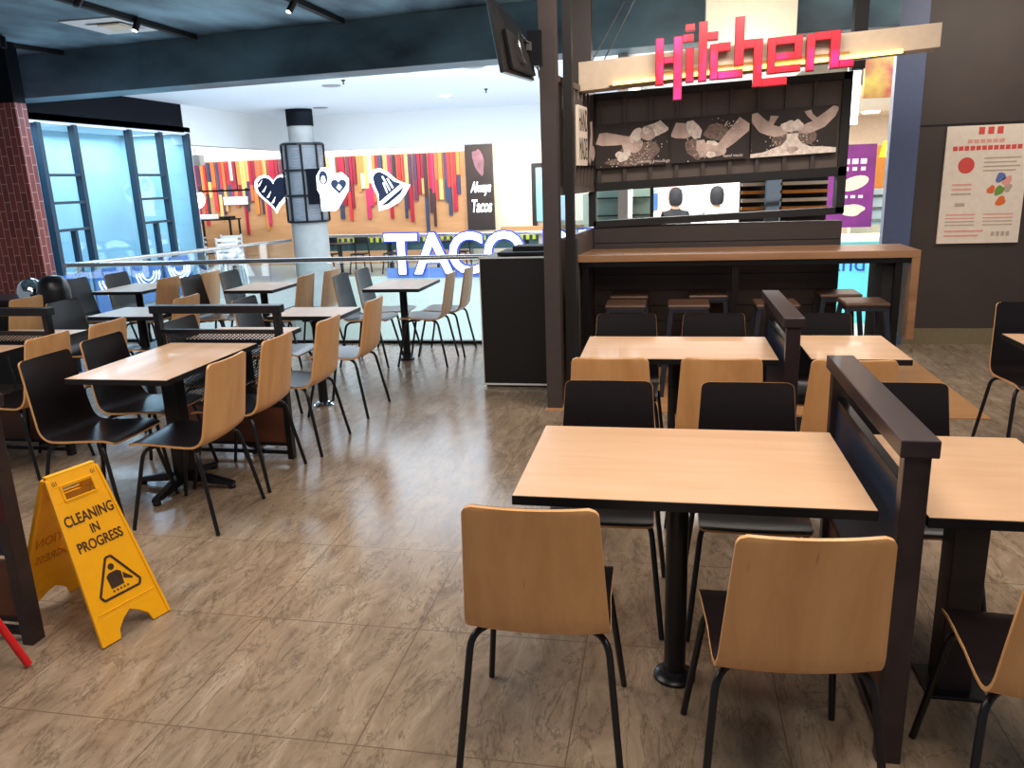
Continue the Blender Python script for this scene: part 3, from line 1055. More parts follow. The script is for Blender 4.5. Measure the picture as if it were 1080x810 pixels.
# ================================================================ TABLES
def table(x0, x1, y0, y1, label, base='round', h=0.75, along='x', group=None, bx=None, by=None):
    cx, cy = (x0+x1)/2, (y0+y1)/2
    t = empty('dining_table', (cx, cy, 0), 0, label, 'table', group)
    hx, hy = (x1-x0)/2, (y1-y0)/2
    MB().box(-hx, hx, -hy, hy, h-0.030, h-0.0012).build('tabletop', M['edge'], t, bevel=0.002)
    MB().box(-hx+0.002, hx-0.002, -hy+0.002, hy-0.002, h-0.0012, h).build('laminate', M['table'] if along == 'x' else M['table_rot'], t)
    px_ = (bx-cx) if bx is not None else 0
    py_ = (by-cy) if by is not None else 0
    m = MB()
    m.box(px_-min(hx, 0.2)+0.03, px_+min(hx, 0.2)-0.03, py_-0.03, py_+0.03, h-0.05, h-0.030)
    m.box(px_-0.03, px_+0.03, -min(hy, 0.2)+0.03, min(hy, 0.2)-0.03, h-0.05, h-0.030)
    m.build('support_bracket', M['black'], t)
    if base == 'round':
        MB().lathe([(0.036, 0.0), (0.036, h-0.05)], (px_, py_, 0), 24).build('column', M['black'], t, smooth=True)
        MB().lathe([(0.070, 0.0), (0.070, 0.010), (0.062, 0.018), (0.045, 0.022), (0.042, 0.035), (0.036, 0.036)], (px_, py_, 0), 28).build('base_flange', M['black'], t, smooth=True)
    elif base == 'chrome':
        MB().lathe([(0.036, 0.0), (0.036, h-0.05)], (px_, py_, 0), 20).build('column', M['black'], t, smooth=True)
        MB().lathe([(0.085, 0.0), (0.085, 0.008), (0.05, 0.03), (0.038, 0.032)], (px_, py_, 0), 24).build('base_flange', M['chrome'], t, smooth=True)['label'] = 'shiny chrome floor flange'
    elif base == 'square':
        MB().box(px_-0.05, px_+0.05, py_-0.05, py_+0.05, 0, h-0.05).build('column', M['stained'], t, bevel=0.003)
        MB().box(px_-0.09, px_+0.09, py_-0.09, py_+0.09, 0, 0.012).build('base_plate', M['black'], t, bevel=0.003)
    else:
        MB().box(px_-0.044, px_+0.044, py_-0.044, py_+0.044, 0.05, h-0.05).build('column', M['black'], t, bevel=0.003)
        m = MB()
        for ax in range(4):
            a = ax*PI/2
            c, s = math.cos(a), math.sin(a)
            p = [(0.02, -0.03, 0.045), (0.30, -0.022, 0.018), (0.30, 0.022, 0.018), (0.02, 0.03, 0.045)]
            q = [(0.02, -0.024, 0.10), (0.30, -0.018, 0.040), (0.30, 0.018, 0.040), (0.02, 0.024, 0.10)]
            rot = lambda v: (px_+v[0]*c-v[1]*s, py_+v[0]*s+v[1]*c, v[2])
            m.hexa([rot(v) for v in p], [rot(v) for v in q])
            e = rot((0.285, 0, 0))
            m.lathe([(0.022, 0.0), (0.022, 0.018), (0.016, 0.024)], (e[0], e[1], 0), 12)
        m.build('cross_base', M['black'], t, bevel=0.003)
    return t


TG = 'maple topped dining tables'
table(-0.44, 0.572, 2.125, 2.81, 'large foreground table with maple top and round black column', 'round', group=TG, bx=0.045, by=2.40)
table(0.688, 1.165, 2.095, 2.80, 'maple table cut by the right edge, right of the nearest divider', 'square', group=TG, by=2.48)
table(-0.437, 0.547, 3.955, 4.535, 'second table from front near the bar, left of its divider', 'round', group=TG, bx=0.05)
table(0.70, 1.165, 3.98, 4.58, 'short table right of the second divider, in front of bar stools', 'round', group=TG)
table(1.79, 2.80, 4.0, 4.64, 'table at right picture edge under the lone dark chair', 'round', group=TG)
table(-3.00, -2.42, 3.385, 4.295, 'largest left table with cross-shaped black foot', 'cross', along='y', group=TG)
table(-2.98, -2.385, 4.40, 4.82, 'short table just beyond the perforated left divider', 'round', along='y', group=TG)
table(-4.52, -3.94, 3.40, 4.20, 'table at left picture edge in front of the far left divider', 'cross', along='y', group=TG)
table(-4.52, -3.92, 4.33, 4.72, 'short table beyond the far left divider', 'round', along='y', group=TG)
table(-2.90, -2.335, 5.33, 5.76, 'small table on chrome flange in mid-left row by the walkway', 'chrome', 0.735, 'y', TG)
table(-4.42, -3.82, 5.33, 5.80, 'small table behind the left divider, second row', 'round', 0.735, 'y', TG)
table(-6.00, -5.45, 5.35, 5.80, 'small table near brick pillar, mostly hidden by the far left divider', 'round', 0.735, 'y', TG)
table(-2.73, -2.19, 6.80, 7.50, 'table against the balustrade nearest the black kiosk', 'round', 0.73, 'y', TG)
table(-4.12, -3.62, 6.80, 7.40, 'table against the balustrade in the middle of the far row', 'round', 0.73, 'y', TG)
table(-5.52, -4.98, 6.78, 7.45, 'table against the balustrade near the brick pillar', 'round', 0.73, 'y', TG)


# ================================================================ DIVIDERS (built along local X)
def divider(L, loc, rotz, label, z_top=0.975, mesh=True):
    wm = M['black'] if mesh else M['stained']
    pw, pd = (0.018, 0.025) if mesh else (0.022, 0.033)
    rw = 0.036 if mesh else 0.048
    t = empty('table_divider', loc, rotz, label, 'divider', 'black timber and mesh table dividers')
    h = L/2
    MB().box(-h, h, -rw, rw, z_top-0.048, z_top).build('top_rail', wm, t, bevel=0.004)
    for s in (-1, 1):
        x = s*(h-0.035)
        MB().box(x-pw, x+pw, -pd, pd, 0.0, z_top-0.048).build('post', wm, t, bevel=0.003)
    i = h-0.057
    MB().box(-i, i, -0.015, 0.015, 0.80, 0.825).build('screen_bar', M['black'], t, bevel=0.002)
    if mesh:
        MB().box(-i, i, -0.0015, 0.0015, 0.36, 0.80).build('mesh_screen', M['screen'], t)
        MB().box(-i, i, -0.012, 0.012, 0.335, 0.36).build('screen_bar', M['black'], t, bevel=0.002)
    else:
        MB().box(-i, i, -0.01, 0.01, 0.36, 0.80).build('screen_panel', MATS['blue_black_screen'], t)
    MB().box(-i, i, -0.010, 0.010, 0.10, 0.335).build('lower_panel', M['panel_wood'], t)
    MB().box(-i, i, -0.015, 0.015, 0.03, 0.055).build('bottom_bar', M['black'], t, bevel=0.002)
    MB().box(-i, i, -0.015, 0.015, 0.085, 0.105).build('bottom_bar', M['black'], t, bevel=0.002)
    return t


mat('blue_black_screen', rgb(44, 58, 84), 0.4, metal=0.3, noise=0.3, nscale=150)
divider(1.0, (0.640, 2.555, 0), PI/2, 'nearest black divider between the foreground tables', mesh=False)
divider(0.95, (0.595, 4.33, 0), PI/2, 'second black divider near the bar, between the second-row tables', mesh=False)
divider(0.87, (-2.70, 4.348, 0), 0, 'black divider with perforated screen at end of largest left table')
divider(0.90, (-4.24, 4.27, 0), 0, 'black divider with perforated screen at left picture edge, by brick pillar')
divider(0.90, (-2.78, 2.285, 0), 0, 'dark divider post cut by left picture edge beside yellow sign', mesh=False)

# ================================================================ CLEANING SIGN
A0 = Vector((-2.062, 2.270, 0))
A1 = Vector((-1.975, 2.560, 0))
along = (A1-A0).normalized()
half = (A1-A0).length/2
cen = (A0+A1)/2
# local frame: X along the width, -Y towards the walkway
ang = math.atan2(along.y, along.x)
apex_back = 0.245
H_S = 0.62
nrm = Vector((along.y, -along.x, 0))      # towards walkway (+X side)
t = empty('cleaning_sign', tuple(cen-nrm*apex_back), ang, 'yellow folding cleaning-in-progress floor sign standing on the floor', 'floor sign')


def panel_fn(sgn, foot):
    """u across, v up along the slanting panel, d thickness outwards"""
    Ls = math.hypot(foot, H_S)
    dirv = Vector((0, sgn*foot, -H_S))/Ls      # from apex down
    n = Vector((0, sgn*H_S, foot))/Ls

    def fn(u, v, d):
        p = Vector((0, 0, H_S))+dirv*(Ls-v)+n*d
        return (u, p.y, p.z)
    return fn, Ls


def sign_panel(sgn, foot, name):
    fn, Ls = panel_fn(sgn, foot)
    W0, W1 = half, half*0.70
    hw = lambda v: W0+(W1-W0)*v/Ls
    # outline built from three pieces: body below handle, two handle sides, top strip
    mb = MB()
    th = 0.012
    low = [(-hw(0), 0), (-hw(0)+0.075, 0), (-hw(0)+0.085, 0.025), (-hw(0)+0.115, 0.062), (0, 0.082), (hw(0)-0.115, 0.062), (hw(0)-0.085, 0.025), (hw(0)-0.075, 0), (hw(0), 0)]
    vA, vB = Ls-0.105, Ls-0.045
    # left and right halves so that every face is convex enough
    mb.prism([(-hw(0), 0), (-hw(0)+0.078, 0), (-hw(0)+0.088, 0.035), (-hw(0)+0.120, 0.066), (-hw(0.09)+0.02, 0.09)][:4]+[(0, 0.085), (0, 0.10), (-hw(0.10), 0.10)], fn, th)
    mb.prism([(0, 0.10), (0, 0.085), (hw(0)-0.120, 0.066), (hw(0)-0.088, 0.035), (hw(0)-0.078, 0), (hw(0), 0), (hw(0.10), 0.10)], fn, th)
    mb.prism([(-hw(0.10), 0.10), (hw(0.10), 0.10), (hw(vA), vA), (-hw(vA), vA)], fn, th)
    mb.prism([(-hw(vA), vA), (-0.062, vA), (-0.062, vB), (-hw(vB), vB)], fn, th)
    mb.prism([(0.062, vA), (hw(vA), vA), (hw(vB), vB), (0.062, vB)], fn, th)
    mb.prism([(-hw(vB), vB), (hw(vB), vB), (hw(Ls), Ls-0.006), (hw(Ls)-0.02, Ls+0.003), (-hw(Ls)+0.02, Ls+0.003), (-hw(Ls), Ls-0.006)], fn, th)
    # raised rim around the grip and round the face
    for (a, b) in (((-0.066, vA), (0.066, vA)), ((-0.066, vB), (0.066, vB)), ((-0.064, vA), (-0.064, vB)), ((0.064, vA), (0.064, vB))):
        pa, pb = Vector(fn(*a, th)), Vector(fn(*b, th))
        mb.bar(pa, pb, 0.008, 0.012)
    for (a, b) in (((-hw(0.10)+0.022, 0.115), (hw(0.10)-0.022, 0.115)),):
        mb.bar(Vector(fn(*a, th)), Vector(fn(*b, th)), 0.005, 0.005)
    for s in (-1, 1):
        mb.bar(Vector(fn(s*(hw(0)-0.006), 0.0, th*0.6)), Vector(fn(s*(hw(Ls-0.01)-0.006), Ls-0.01, th*0.6)), 0.012, 0.018)
    return mb.build(name, M['yellow'], t, bevel=0.0015), fn, Ls, hw


fpan, fn, Ls, hw = sign_panel(-1, apex_back, 'front_panel')
bpan, fnb, Lsb, hwb = sign_panel(1, 0.28, 'back_panel')
MB().bar((-half*0.66, 0, H_S+0.002), (half*0.66, 0, H_S+0.002), 0.022, 0.018).build('hinge_strip', M['yellow'], t, bevel=0.003)
MB().bar((0, -0.14, 0.27), (0, 0.16, 0.27), 0.012, 0.004).build('spreader_strap', M['yellow'], t)
tilt = math.atan2(H_S, apex_back)
for body, v, sz in (('CLEANING', 0.485, 0.058), ('IN', 0.43, 0.052), ('PROGRESS', 0.375, 0.056)):
    x, y, z_ = fn(0, v, 0.0135)
    text_mesh('sign_lettering', body, M['print_black'], sz, (x, y, z_), (tilt, 0, 0), t, extrude=0.0006, offset=0.0008, sx=0.72)
for u_ in (-half*0.52, half*0.52):
    x, y, z_ = fn(u_, Ls-0.028, 0.0135)
    text_mesh('corner_mark', 'G1', M['print_black'], 0.022, (x, y, z_), (tilt, 0, 0), t, extrude=0.0004, sx=0.8)
tb = math.atan2(H_S, 0.28)
faint = mat('orange_show_through_print', rgb(206, 120, 14), 0.5)
for body, v, sz in (('CAUTION', 0.36, 0.066), ('PROGRESS', 0.27, 0.060)):
    x, y, z_ = fnb(0, v, -0.0012)
    text_mesh('faint_lettering', body, faint, sz, (x, y, z_), (PI-tb, 0, 0), t, extrude=0.0004, sx=-0.72)
tri = MB()
T3 = [Vector((-0.098, 0.155)), Vector((0.098, 0.155)), Vector((0.0, 0.325))]
pts = []
for i in range(3):
    a, b, c = T3[i-1], T3[i], T3[(i+1) % 3]
    pts.append(b+(a-b).normalized()*0.022)
    pts.append(b+(c-b).normalized()*0.022)
for i in range(6):
    a, b = pts[i], pts[(i+1) % 6]
    tri.bar(Vector(fn(a.x, a.y, 0.0128)), Vector(fn(b.x, b.y, 0.0128)), 0.009, 0.0025, up=(0, -H_S, apex_back))
tri.prism([(-0.034, 0.185), (0.020, 0.185), (0.026, 0.235), (0.012, 0.246), (-0.022, 0.246), (-0.036, 0.235)], lambda u, v, d: fn(u, v, 0.0125+d), 0.001)
tri.prism([(-0.004+0.013*math.cos(k*PI/5), 0.266+0.013*math.sin(k*PI/5)) for k in range(10)], lambda u, v, d: fn(u, v, 0.0125+d), 0.001)
tri.prism([(0.026, 0.205), (0.060, 0.188), (0.060, 0.196), (0.030, 0.228)], lambda u, v, d: fn(u, v, 0.0125+d), 0.001)
for k in range(5):
    u0 = -0.032+k*0.015
    tri.prism([(u0, 0.170), (u0+0.007, 0.170), (u0+0.007, 0.177), (u0, 0.177)], lambda u, v, d: fn(u, v, 0.0125+d), 0.001)
tri.build('warning_triangle', M['print_black'], t)

# ================================================================ RED CHAIR at left edge
t = empty('metal_chair', (-2.52, 1.93, 0), 0, 'red tubular metal chair whose leg pokes in at left edge', 'chair')
for sx_, sy_ in ((1, 1), (1, -1), (-1, 1), (-1, -1)):
    MB().tube([(sx_*0.15, sy_*0.14, 0.44), (sx_*0.185, sy_*0.165, 0.25), (sx_*0.27, sy_*0.20, 0.01)], 0.014, 10, round_r=0.12).build('leg', M['red'], t, smooth=True)
MB().box(-0.18, 0.18, -0.17, 0.17, 0.43, 0.45).build('seat', M['red'], t, bevel=0.01)
MB().tube([(-0.17, -0.15, 0.44), (-0.20, -0.15, 0.80), (-0.20, 0.15, 0.80), (-0.17, 0.15, 0.44)], 0.012, 10, round_r=0.08).build('backrest', M['red'], t, smooth=True)

# ================================================================ KIOSK
t = empty('service_kiosk', (-1.20, 6.4, 0), 0, 'tall black service kiosk with pale edges left of the bar post', 'kiosk')
mb = MB().box(-0.262, 0.262, -0.245, 0.30, 0.03, 1.055)
mb.build('cabinet', M['kiosk'], t, bevel=0.003)
m2 = MB()
for x in (-0.266,):
    m2.box(x-0.004, x+0.004, -0.252, -0.240, 0.02, 1.06)
m2.box(-0.266, 0.266, -0.252, -0.240, 0.02, 0.034).box(-0.27, 0.266, -0.252, -0.240, 1.052, 1.064)
m2.build('edge_trim', M['white'], t)
MB().box(-0.15, 0.262, -0.10, 0.28, 1.06, 1.085).build('top_tray', M['blackmatt'], t, bevel=0.004)
MB().box(-0.05, 0.262, 0.05, 0.28, 1.085, 1.12).build('lid', M['blackmatt'], t, bevel=0.004)
MB().box(-0.25, 0.25, -0.23, 0.28, 0, 0.03).build('plinth', M['black'], t)

# ================================================================ COUNTER AND STOOLS
t = empty('bar_counter', (0, 0, 0), 0, 'long oak bar counter with black legs below the serving window', 'counter')
MB().box(-0.70, 1.83, 6.30, 6.86, 0.995, 1.05).build('countertop', M['counter'], t, bevel=0.004)
MB().box(-0.67, 1.80, 6.33, 6.38, 0.955, 0.995).build('apron_rail', M['black'], t)
for x in (-0.64, 0.52, 1.70):
    MB().box(x-0.025, x+0.025, 6.35, 6.40, 0.0, 0.995).build('leg', M['black'], t)
MB().box(1.60, 1.72, 6.40, 6.82, 0.0, 0.99).build('end_panel', M['blackmatt'], t)
MB().box(1.775, 1.83, 6.30, 6.86, 0.38, 0.995).build('drop_panel', M['counter'], t, bevel=0.004)['label'] = 'oak panel hanging down at the end'


def make_stool():
    t = empty('bar_stool', (0, 0, 0))
    MB().box(-0.155, 0.155, -0.155, 0.155, 0.672, 0.70).build('seat', M['stool_seat'], t, bevel=0.012)
    MB().box(-0.145, 0.145, -0.145, 0.145, 0.64, 0.672).build('seat_frame', M['gunmetal'], t, bevel=0.004)
    for sx_ in (-1, 1):
        for sy_ in (-1, 1):
            MB().bar((sx_*0.13, sy_*0.13, 0.645), (sx_*0.195, sy_*0.195, 0.0), 0.035, 0.028).build('leg', M['gunmetal'], t, bevel=0.003)
    zz = 0.24
    k = 0.13+0.065*(0.645-zz)/0.645
    MB().bar((-k, -k, zz), (k, -k, zz), 0.012, 0.02).bar((-k, k, zz), (k, k, zz), 0.012, 0.02).bar((-k, -k, zz), (-k, k, zz), 0.012, 0.02).bar((k, -k, zz), (k, k, zz), 0.012, 0.02).build('footrest', M['gunmetal'], t)
    return t


st0 = make_stool()
SG = 'wooden-topped metal bar stools at the counter'
for i, (x, y, lab) in enumerate([
        (-0.305, 6.11, 'leftmost front bar stool with brown wooden seat'),
        (0.165, 6.11, 'second front bar stool from left, lit orange-brown seat'),
        (0.80, 6.11, 'front bar stool behind the far end of the second divider'),
        (1.42, 6.15, 'rightmost front bar stool, dark seat, by the counter end'),
        (-0.30, 6.58, 'bar stool tucked behind the leftmost front stool'),
        (0.33, 6.60, 'bar stool tucked under the middle of the counter'),
        (1.33, 6.60, 'dark bar stool tucked behind the rightmost front stool')]):
    s = st0 if i == 0 else copy_tree(st0)
    s.location = (x, y, 0.006)
    tag(s, lab, 'stool', SG)

# ================================================================ PICTURES ON KITCHEN WALL
PG = 'sepia dough-kneading canvases above the serving window'


def ell(cx, cy, rx, ry, n=18, rot=0, wob=0.0):
    out = []
    for k in range(n):
        a = 2*PI*k/n
        w_ = 1+wob*math.sin(3*a+cx*40)+wob*0.6*math.sin(5*a+cy*31)
        x, y = rx*math.cos(a)*w_, ry*math.sin(a)*w_
        out.append((cx+x*math.cos(rot)-y*math.sin(rot), cy+x*math.sin(rot)+y*math.cos(rot)))
    return out


def limb(pts, n=6):
    """polyline of (x, y, r) -> smooth band outline"""
    fine = []
    for i in range(len(pts)-1):
        for k in range(n):
            t_ = k/n
            fine.append(tuple(pts[i][j]*(1-t_)+pts[i+1][j]*t_ for j in range(3)))
    fine.append(pts[-1])
    L_, R_ = [], []
    for i, (x, y, r) in enumerate(fine):
        x0, y0 = fine[max(0, i-1)][:2]
        x1, y1 = fine[min(len(fine)-1, i+1)][:2]
        d = math.hypot(x1-x0, y1-y0)
        nx, ny = -(y1-y0)/d, (x1-x0)/d
        L_.append((x+nx*r, y+ny*r))
        R_.append((x-nx*r, y-ny*r))
    return L_+R_[::-1]


def canvas(x0, x1, z0, z1, label, shapes, dust, caption):
    t = empty('wall_canvas', (x0, KY-0.05, tl(x0, z0)), 0, label, 'picture', PG)
    W_, H_ = x1-x0, z1-z0

    def f(u, v, d):
        return (u*W_, 0.0-d, v*H_+TX*u*W_)
    MB().prism([(0, 0), (1, 0), (1, 1), (0, 1)], lambda u, v, d: (u*W_, 0.03-d, v*H_+TX*u*W_), 0.03).build('canvas', M['canvas'], t)
    mb = MB()
    lay = 0.0006
    for mi, poly in shapes:
        poly = [(min(1, max(0, a)), min(1, max(0, b))) for a, b in poly]
        mb.prism(poly, lambda u, v, d, L=lay: f(u, v, L*1.0+d), 0.0004, mi)
        lay += 0.0005
    rr = random.Random(int(x0*100)+5)
    for cx, cy, sx_, sy_, n in dust:
        for _ in range(n):
            x = min(0.985, max(0.01, rr.gauss(cx, sx_)))
            y = min(0.97, max(0.02, rr.gauss(cy, sy_)))
            r = rr.uniform(0.003, 0.010)
            mb.prism(ell(x, y, r, r*W_/H_, 5), lambda u, v, d, L=lay: f(u, v, L+d), 0.0003, 1)
    mb.build('printed_picture', [M['flesh_print'], M['flour_print'], M['dust_print']], t)
    if caption:
        text_mesh('caption', caption, M['flour_print'], 0.035, (W_*0.80, -0.004, 0.03+TX*W_*0.8), (PI/2, 0, 0), t, extrude=0.0004, shear=0.3)


canvas(-0.597, -0.005, 1.715, 2.065, 'left canvas of two hands punching dough over spilled flour',
       [(2, ell(0.62, 0.30, 0.28, 0.22, 24, 0.2, 0.12)), (2, ell(0.45, 0.12, 0.3, 0.1, 20, 0, 0.1)),
        (0, limb([(0.03, 0.68, 0.12), (0.12, 0.66, 0.15), (0.30, 0.62, 0.12), (0.44, 0.60, 0.09), (0.47, 0.60, 0.03)])),
        (0, ell(0.48, 0.52, 0.11, 0.17, 18, -0.3, 0.08)), (1, ell(0.56, 0.68, 0.08, 0.18, 16, -0.2, 0.06)),
        (0, ell(0.56, 0.44, 0.09, 0.15, 16, -0.4, 0.05)),
        (1, ell(0.37, 0.24, 0.09, 0.12, 16, 0.4, 0.14)), (1, ell(0.44, 0.32, 0.05, 0.09, 14, 0.2, 0.1)),
        (1, limb([(0.66, 0.66, 0.12), (0.76, 0.76, 0.14), (0.88, 0.82, 0.13), (0.97, 0.90, 0.12)])),
        (0, ell(0.72, 0.72, 0.10, 0.17, 18, 0.1, 0.08)), (1, ell(0.70, 0.78, 0.05, 0.08, 12, 0.3, 0.1))],
       [(0.66, 0.35, 0.12, 0.15, 60), (0.45, 0.12, 0.15, 0.08, 60), (0.8, 0.6, 0.06, 0.1, 20)], 'morning kneadings')
canvas(0.018, 0.63, 1.715, 2.065, 'middle canvas of two hands stretching dough between forearms',
       [(2, ell(0.30, 0.30, 0.10, 0.24, 18, 0.2, 0.1)), (2, ell(0.60, 0.62, 0.16, 0.2, 18, 0.6, 0.1)),
        (0, limb([(0.0, 0.78, 0.14), (0.12, 0.72, 0.17), (0.24, 0.68, 0.15), (0.30, 0.66, 0.07)])),
        (1, limb([(0.24, 0.92, 0.04), (0.27, 0.80, 0.08), (0.31, 0.68, 0.09), (0.34, 0.52, 0.04)])),
        (0, limb([(1.0, 0.84, 0.15), (0.86, 0.62, 0.12), (0.74, 0.42, 0.10), (0.66, 0.30, 0.08)])),
        (0, ell(0.56, 0.24, 0.15, 0.17, 20, 0.5, 0.06)), (0, limb([(0.38, 0.48, 0.05), (0.40, 0.30, 0.07), (0.44, 0.10, 0.06)])),
        (1, limb([(0.46, 0.42, 0.035), (0.54, 0.40, 0.045), (0.60, 0.34, 0.03)])), (1, ell(0.52, 0.14, 0.06, 0.07, 14, 0.2, 0.1))],
       [(0.75, 0.80, 0.10, 0.07, 26), (0.4, 0.25, 0.12, 0.15, 22)], 'hand made')
canvas(0.645, 1.293, 1.715, 2.072, 'right canvas of two arms lifting a burst of flour',
       [(2, ell(0.5, 0.35, 0.26, 0.22, 24, 0, 0.1)),
        (0, limb([(0.03, 0.95, 0.04), (0.08, 0.78, 0.08), (0.18, 0.60, 0.10), (0.30, 0.52, 0.11), (0.40, 0.56, 0.09)])),
        (0, limb([(0.20, 0.62, 0.04), (0.25, 0.78, 0.04), (0.27, 0.86, 0.05)])),
        (0, limb([(0.98, 0.97, 0.04), (0.90, 0.80, 0.08), (0.78, 0.62, 0.10), (0.66, 0.54, 0.10), (0.56, 0.54, 0.08)])),
        (0, limb([(0.78, 0.66, 0.04), (0.68, 0.82, 0.035), (0.65, 0.92, 0.04)])),
        (1, [(0.0, 0.0), (1.0, 0.0), (1.0, 0.10), (0.85, 0.14), (0.70, 0.16), (0.60, 0.24), (0.55, 0.36), (0.56, 0.46), (0.42, 0.46), (0.42, 0.34), (0.36, 0.22), (0.26, 0.17), (0.15, 0.10), (0.0, 0.08)]),
        (1, ell(0.44, 0.62, 0.09, 0.12, 16, 0, 0.12)), (1, ell(0.54, 0.62, 0.07, 0.12, 16, 0, 0.12)), (0, ell(0.49, 0.12, 0.07, 0.07, 14, 0, 0.15))],
       [(0.32, 0.3, 0.08, 0.12, 36), (0.62, 0.32, 0.06, 0.14, 30), (0.5, 0.2, 0.2, 0.08, 30)], None)

# side-wall poster: HAND MADE
sa, sb = Vector((-0.77, 5.68, 0)), Vector((-0.62, 6.95, 0))
pp = sa+(sb-sa)*0.44
ang_s = math.atan2((sb-sa).y, (sb-sa).x)
t = empty('lettered_poster', (pp.x+0.024, pp.y, 1.74), ang_s, 'tall-lettered white poster beside sepia hands on the narrow side wall', 'poster')
MB().box(0, 0.30, -0.012, 0.012, 0, 0.44).build('white_panel', M['poster_paper'], t)
MB().box(0.30, 0.60, -0.012, 0.012, 0, 0.44).build('picture_panel', M['canvas'], t)
mb = MB()
mb.prism(limb([(0.36, 0.02, 0.04), (0.42, 0.12, 0.05), (0.46, 0.24, 0.035), (0.44, 0.34, 0.04)]), lambda u, v, d: (u, -0.0125-d, v), 0.001)
mb.prism(ell(0.50, 0.10, 0.07, 0.06, 14, 0, 0.1), lambda u, v, d: (u, -0.0140-d, v), 0.001)
mb.build('printed_hands', M['flesh_print'], t)
for body, zz in (('HAND', 0.325), ('MADE', 0.115)):
    o = text_mesh('poster_lettering', body, M['print_black'], 0.235, (0.15, -0.0135, zz), (PI/2, 0, 0), t, extrude=0.0006, sx=0.42)

# ================================================================ KITCHEN SIGN
t = empty('sign_beam', (0, 0, 0), 0, 'long beige signboard beam carrying the red letters over the bar', 'sign beam')
MB().hexa([(-0.68, 6.38, 2.285), (1.85, 6.38, 2.445), (1.86, 6.60, 2.445), (-0.68, 6.60, 2.285)],
          [(-0.68, 6.38, 2.495), (1.85, 6.38, 2.605), (1.86, 6.60, 2.605), (-0.68, 6.60, 2.495)]).build('signboard', M['sign_beam'], t, bevel=0.004)
MB().bar((-0.42, 6.352, 2.325), (1.60, 6.352, 2.43), 0.014, 0.028).build('light_strip', M['warm_tube'], t)['label'] = 'glowing yellow light strip'
MB().bar((-0.45, 6.365, 2.308), (1.62, 6.365, 2.413), 0.03, 0.008).build('strip_ledge', M['post'], t)
K = {
    'K': [(55, 100, 157, 393), (100, 152, 253, 288), (150, 197, 157, 477), (197, 255, 152, 192)],
    'i': [(215, 258, 218, 393), (210, 260, 103, 138)],
    't': [(280, 325, 98, 395), (325, 380, 153, 195)],
    'c': [(340, 382, 213, 391), (382, 445, 211, 256), (382, 510, 350, 392)],
    'h': [(465, 513, 94, 334), (513, 565, 209, 254), (562, 608, 210, 448), (608, 735, 408, 450)],
    'e': [(632, 672, 213, 390), (672, 770, 212, 252), (765, 805, 212, 328), (672, 765, 290, 327), (672, 800, 353, 389)],
    'n': [(825, 867, 213, 394), (867, 945, 208, 250), (942, 990, 208, 392), (990, 1062, 353, 392)],
}
sgn = empty('kitchen_lettering', (0, 0, 0), 0, 'glowing red blocky letters spelling Kitchen on the beige beam', 'sign')


def kx(x):
    return -0.112+(x-50)*0.001366


def kz(x, y):
    return 2.175+(477-y)*0.00137+0.038*(kx(x))


for ch, rects in K.items():
    case, face = MB(), MB()
    for n_, (x0, x1, y0, y1) in enumerate(rects):
        for m_, ya, yb, ins in ((case, 6.285, 6.33, 0.0), (face, 6.277, 6.2855, 0.006)):
            X0, X1 = kx(x0)+ins, kx(x1)-ins
            d = 0.00011*n_
            m_.hexa([(X0, ya-d, kz(x0, y1)+ins), (X1, ya-d, kz(x1, y1)+ins), (X1, yb, kz(x1, y1)+ins), (X0, yb, kz(x0, y1)+ins)],
                    [(X0, ya-d, kz(x0, y0)-ins), (X1, ya-d, kz(x1, y0)-ins), (X1, yb, kz(x1, y0)-ins), (X0, yb, kz(x0, y0)-ins)])
    c_ = case.build('letter', M['red_case'], sgn)
    face.build('lit_face', M['neon_red'], c_)
MB().bar((-0.05, 6.36, 2.40), (1.25, 6.36, 2.46), 0.02, 0.02).build('mounting_rail', M['sign_beam'], sgn)

# ================================================================ TV on post
t = empty('television', (-0.99, 5.35, 2.48), 0, 'television seen from behind on a bracket at top of the post', 'television')
P4 = [Vector((-1.052, 5.0, 2.715)), Vector((-0.995, 5.70, 2.655)), Vector((-0.905, 5.66, 2.30)), Vector((-0.980, 5.0, 2.285))]
q0 = Vector((-0.99, 5.35, 2.48))
nt_ = (P4[1]-P4[0]).cross(P4[3]-P4[0]).normalized()
if nt_.x > 0:
    nt_ = -nt_


def tvp(u, v, d):
    """u along the long edge, v up from the bottom edge, d towards the viewer's side (the back)"""
    a = P4[3].lerp(P4[2], u)
    b = P4[0].lerp(P4[1], u)
    return a.lerp(b, v)-nt_*d-q0


def tvbox(u0, u1, v0, v1, d0, d1):
    return MB().hexa([tvp(u0, v0, d0), tvp(u1, v0, d0), tvp(u1, v0, d1), tvp(u0, v0, d1)], [tvp(u0, v1, d0), tvp(u1, v1, d0), tvp(u1, v1, d1), tvp(u0, v1, d1)])


